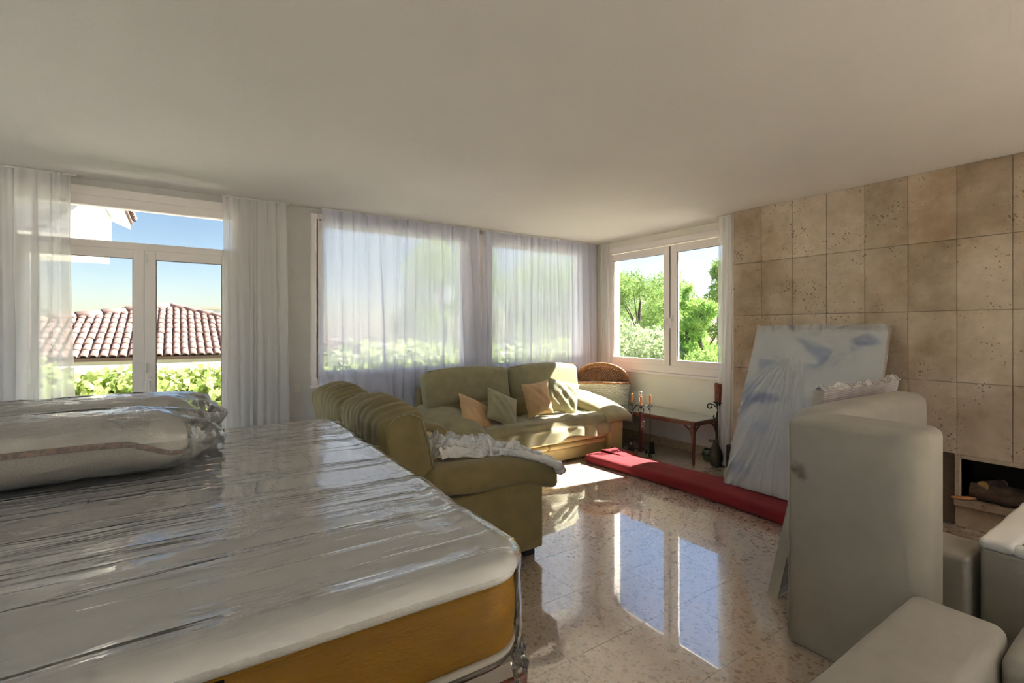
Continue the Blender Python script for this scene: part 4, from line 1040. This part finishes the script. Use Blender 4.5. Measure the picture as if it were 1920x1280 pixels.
obj('scoop', tube([(4.69, 1.02, zf+.018), (4.73, .995, zf+.028)], [.007, .020], 8), 'brass_plate', hb, True)
# ------------------------------------------------------------------ outdoors
Vd = Vector((sin(YAW), cos(YAW), 0)); Rd = Vector((cos(YAW), -sin(YAW), 0))
obj('ground', box(-40, 60, 5.35, 70, -.75, -.65), 'garden_ground', kind='structure', label='garden ground outside')
obj('ground_side', box(5.25, 60, -40, 5.34, -.75, -.65), 'garden_ground', kind='structure', label='garden ground beside the house')
obj('bounce_paving', join(box(WB+TH+.02, 8.2, -9, 8.2, -.12, -.02), box(-8, WB+TH+.01, WA+TH+.02, 8.2, -.12, -.02), box(-9, WB+TH, -9.5, YB-.27, -.12, -.02), box(-8, XL-.27, YB-.25, 5.2, -.12, -.02)), 'bounce_stone', kind='structure', label='unseen pale stone paving added to bounce sunlight indoors')  # unseen pale paving, added so sunlight bounces up to the ceiling
def leaves(centers, n, size, seed, slim=.5, squash=1.0):
    rnd = random.Random(seed); V, F = [], []
    tot = sum(r**2 for _, r in centers)
    for c, r in centers:
        for _ in range(max(4, int(n*r*r/tot))):
            d = Vector((rnd.gauss(0, 1), rnd.gauss(0, 1), rnd.gauss(0, 1)*squash)).normalized()
            p = Vector(c)+Vector((d.x, d.y, d.z*squash))*r*(.55+.5*rnd.random()**.5)
            a_ = Vector((rnd.gauss(0, 1), rnd.gauss(0, 1), rnd.gauss(.3, 1))).normalized(); b_ = a_.cross(d)
            if b_.length < .01: continue
            b_.normalize(); s = size*rnd.uniform(.6, 1.3); k = len(V)
            V += [tuple(p), tuple(p+a_*s*.5+b_*s*slim*.5), tuple(p+a_*s), tuple(p+a_*s*.5-b_*s*slim*.5)]; F.append((k, k+1, k+2, k+3))
    return V, F
def tree(name, label, px, t_, ztop, rad, m, seed, kind='pine', nl=9000, zlow=None, group='trees outside'):
    """px = bearing as a column of the 1920 frame, t_ = distance along the view axis in metres"""
    g = Vd*t_+Rd*((px-960)/FPX*t_); rnd = random.Random(seed); zb = -.65
    root = thing(name, label, 'tree', (g.x, g.y, zb), group)
    zl = zlow if zlow is not None else zb+.4*(ztop-zb)
    tr = [(g.x+.15*sin(i*1.3+seed)*i/6, g.y+.12*sin(i+seed)*i/6, zb+(ztop-.3-zb)*i/6) for i in range(7)]
    obj('trunk', tube(tr, [max(.02, .16*(1-i/6.6)*min(1, rad/1.5)) for i in range(7)], 8), 'bark', root, True)
    cl = []
    for i in range(38):
        f = rnd.random(); z = zl+(ztop-zl)*f
        if kind == 'pine': R = rad*(1-.45*f)*rnd.uniform(.3, 1); cr = rad*.30*rnd.uniform(.6, 1.2)
        elif kind == 'cone': R = rad*(1.05-f)*rnd.uniform(.3, 1); cr = rad*(.34-.2*f)*rnd.uniform(.7, 1.2)
        else: R = rad*sqrt(max(0, 1-(2*f-1)**2))*rnd.uniform(.5, 1); cr = rad*.36*rnd.uniform(.6, 1.2)
        a_ = rnd.uniform(0, 6.28); cl.append(((g.x+R*cos(a_), g.y+R*sin(a_), z), cr))
    obj('branches', join(*[tube([(tr[4][0], tr[4][1], max(zl, tr[4][2]-.4)), c], [.03, .008], 5) for c, r in cl[::4]]), 'bark', root, True)
    obj('foliage', leaves(cl, int(nl*1.6), .12 if kind != 'bush' else .09, seed, .26 if kind != 'bush' else .55, .8), m, root, False, kind='stuff')
    return root
PG = 'trees beyond the side window'
tree('pine_tree', 'broad umbrella pine beyond the left pane of the side window', 1195, 17, 3.25, 1.9, 'pine_needle', 1, 'pine', 16000, .9, PG)
tree('pine_tree', 'pine behind the umbrella pine, at the left jamb of the side window', 1140, 21, 3.4, 2.2, 'pine_needle', 2, 'pine', 12000, .6, PG)
tree('pine_tree', 'pine crown behind the middle mullion of the side window', 1255, 20, 3.0, 2.0, 'pine_needle', 3, 'pine', 12000, .4, PG)
tree('pine_tree', 'bright green young pine filling the right pane of the side window', 1318, 12, 2.15, 1.25, 'pine_needle_bright', 4, 'cone', 16000, -.5, PG)
tree('pine_tree', 'tall pointed pine at the right side of the right pane', 1352, 14.5, 3.3, 1.35, 'pine_needle', 5, 'cone', 12000, -.4, PG)
tree('pine_tree', 'slim pine tip behind the bright green pine', 1290, 15, 2.75, .8, 'pine_needle_bright', 6, 'cone', 7000, -.2, PG)
tree('leafy_bush', 'pale leafy bush low in the left pane of the side window', 1185, 11, 1.35, 1.0, 'bush_leaf', 7, 'bush', 9000, -.5, PG)
tree('leafy_bush', 'pale leafy bush beside the mullion, low in the left pane', 1235, 11.5, 1.15, .9, 'bush_leaf', 8, 'bush', 8000, -.5, PG)
tree('leafy_bush', 'dark bush low in the right pane of the side window', 1335, 10, .95, .9, 'pine_needle', 9, 'bush', 8000, -.6, PG)
tree('leafy_bush', 'hazy far tree line in the gap left of the umbrella pine', 1160, 26, 2.2, 2.6, 'bush_leaf', 10, 'bush', 8000, -.5, PG)
tree('pine_tree', 'dark pine seen faintly through the left sheer curtain', 835, 13.5, 3.4, 1.7, 'pine_needle', 11, 'pine', 9000, 0.2, 'trees behind the sheer curtains')
tree('pine_tree', 'wide pine seen faintly through the right sheer curtain', 960, 15, 3.7, 2.2, 'pine_needle', 12, 'pine', 9000, .4, 'trees behind the sheer curtains')
tree('pine_tree', 'pine seen faintly through the sheer curtain next to the corner', 1060, 16, 3.4, 1.9, 'pine_needle', 13, 'pine', 9000, .3, 'trees behind the sheer curtains')
tree('leafy_bush', 'small distant tree at the left above the tiled roof', 150, 24, 1.75, .9, 'bush_leaf', 14, 'bush', 3000, .3, 'trees beyond the french door')

# ivy hedge in front of a low cream boundary wall
bw = thing('boundary_wall', 'low cream garden wall with a white coping behind the ivy hedge', 'wall', (2, 9.7, -.65))
obj('masonry', box(-9, 12, 9.6, 9.8, -.65, .74), 'house_cream', bw); obj('coping', cham(-9.02, 12.02, 9.56, 9.84, .74, .86, .01), 'house_white', bw)
def hedge(name, label, x0, x1, y, zt, seed, nl, sz):
    rnd = random.Random(seed); root = thing(name, label, 'hedge', ((x0+x1)/2, y, -.65), 'ivy hedges outside')
    cl = []
    n = int((x1-x0)/.16)
    for i in range(n):
        x = x0+(x1-x0)*i/n; top = zt+.14*fbm((x*1.2, seed, 0), 1, 3)
        z = -.55
        while z < top: cl.append(((x+rnd.uniform(-.1, .1), y+rnd.uniform(-.12, .12), z), .26)); z += .19
        
    obj('foliage', leaves(cl, nl, sz, seed, .85), 'ivy_leaf', root, False, kind='stuff')
    obj('stems', join(*[tube([(x0+(x1-x0)*k/14, y, -.65), (x0+(x1-x0)*k/14+.1, y+.05, zt-.15)], .012, 5) for k in range(15)]), 'bark', root)
hedge('ivy_hedge', 'sunlit ivy hedge outside the french door', -2.6, 1.30, 8.75, .70, 3, 15000, .115)
hedge('ivy_hedge', 'sunlit ivy hedge glimpsed through the sheer curtains', 1.95, 9.5, 9.0, .95, 5, 15000, .13)

# neighbour's house with a hipped barrel-tile roof
nh = thing('neighbour_house', 'white neighbouring house with a hipped terracotta tile roof, seen through the french door', 'house', (-.5, 16, -.65))
ap = Vector((-.14, 16.5, 2.02)); eL, eR, eZ, eY = -6.6, 4.2, .83, 13.0
obj('wall', box(eL+.6, eR-.5, eY+.45, 20, -.65, .80), 'house_white', nh)
rf = obj('roof', join(([tuple(ap), (eL, eY, eZ), (eR, eY, eZ)], [(0, 1, 2)]), ([tuple(ap), (eR, eY, eZ), (eR, 20, eZ), (-.14, 20, 2.02)], [(0, 1, 2, 3)]), ([tuple(ap), (-.14, 20, 2.02), (eL, 20, eZ), (eL, eY, eZ)], [(0, 1, 2, 3)]),
    ([(eL, eY, eZ), (eR, eY, eZ), (eR, eY, eZ-.07), (eL, eY, eZ-.07)], [(0, 3, 2, 1)])), 'terracotta', nh)
slope = (ap.z-eZ)/(ap.y-eY); al = math.atan(slope); TLn = .36; Lr = (ap.y-eY)/cos(al)
def barrel():
    V, F = [], []
    for j, (y, r) in enumerate(((0, .074), (TLn+.05, .062))):
        for k in range(7): g = pi*k/6; V.append((r*cos(g), y, r*sin(g)*.75+(.020 if j == 0 else 0)))
    for k in range(6): F.append((k+1, k, 7+k, 8+k))
    for j, r in ((0, .058),):
        for k in range(7): g = pi*k/6; V.append((r*cos(g), 0, r*sin(g)*.75+.004))
    for k in range(6): F.append((k, k+1, 14+k+1, 14+k))
    return V, F
bme = mesh('roof_tile', *barrel(), 'terracotta', True)
cnt = 0; xx = -4.5; rest = []
while xx < 4.0:
    for r_ in range(10):
        d = TLn*r_; y = eY+d*cos(al); z = eZ+d*sin(al)
        lim = (ap.y-y)/(ap.y-eY)
        xl, xr = ap.x+(eL-ap.x)*lim, ap.x+(eR-ap.x)*lim
        if not (xl+.1 < xx < xr-.1): continue
        if not (-2.3 < xx < 2.2): rest.append(xf(barrel(), TR((xx, y-.04, z+.004), (al, 0, 0)))); continue
        o = bpy.data.objects.new('roof_tile', bme); col.objects.link(o); o.parent = rf
        o.location = Vector((xx+random.uniform(-.006, .006), y-.04, z+.004))-origin(rf); o.rotation_euler = (al, 0, random.uniform(-.02, .02)); cnt += 1
    xx += .155
obj('roof_tile', join(*rest), 'terracotta', rf, True, kind='stuff')
obj('hip_ridge', join(*[tube([(ap.x+(e-ap.x)*f0, ap.y+(eY-ap.y)*f0, ap.z+(eZ-ap.z)*f0+.03), (ap.x+(e-ap.x)*(f0+.075), ap.y+(eY-ap.y)*(f0+.075), ap.z+(eZ-ap.z)*(f0+.075)+.045)], [.09, .11], 8) for e in (eL, eR) for f0 in [k*.07 for k in range(14)]]), 'terracotta', nh, True)
fb = thing('flat_white_house', 'flat-topped white house behind the tiled roof', 'house', (-1, 25, -.65))
obj('wall', box(-1.64, 5.5, 23, 30, -.65, 2.22), 'house_white', fb); obj('parapet', box(-1.69, 5.55, 22.95, 30.05, 2.22, 2.30), 'house_cream', fb)
# projecting wing of the house at the upper left of the door
wg = thing('house_wing', 'white wing with a tiled eave at the upper left of the french door', 'house', (-2.6, 7.6, -.65))
obj('wall', join(box(-4.2, -2.9, 6.3, 8.6, -.65, 2.33), box(-4.2, -.74, 6.3, 8.7, 2.472, 2.92)), 'house_white', wg)
obj('balcony_slab', join(box(-4.2, -.78, 6.3, 8.85, 2.33, 2.47)), 'house_white', wg)
obj('soffit', ([(-1.25, 6.0, 3.18), (-.55, 6.0, 2.86), (-.55, 9.0, 2.86), (-1.25, 9.0, 3.18), (-1.25, 6.0, 3.26), (-.55, 6.0, 2.93), (-.55, 9.0, 2.93), (-1.25, 9.0, 3.26)],
    [(0, 1, 2, 3), (7, 6, 5, 4), (0, 4, 5, 1), (2, 6, 7, 3), (1, 5, 6, 2)]), 'house_white', wg)
wt = obj('eave_roof', ([(-1.9, 6.0, 3.60), (-.52, 6.0, 2.95), (-.52, 9.0, 2.95), (-1.9, 9.0, 3.60), (-1.9, 6.0, 3.57), (-.52, 6.0, 2.932), (-.52, 9.0, 2.932), (-1.9, 9.0, 3.57)], [(0, 1, 2, 3), (7, 6, 5, 4), (0, 4, 5, 1), (2, 6, 7, 3), (1, 5, 6, 2)]), 'terracotta', wg)
for k in range(19):
    for r_ in range(3):
        o = bpy.data.objects.new('roof_tile', bme); col.objects.link(o); o.parent = wt
        d = r_*TLn; o.location = Vector((-.50-d*.905, 6.1+.155*k, 2.955+d*.426))-origin(wt); o.rotation_euler = (R_(25.2), 0, R_(90))
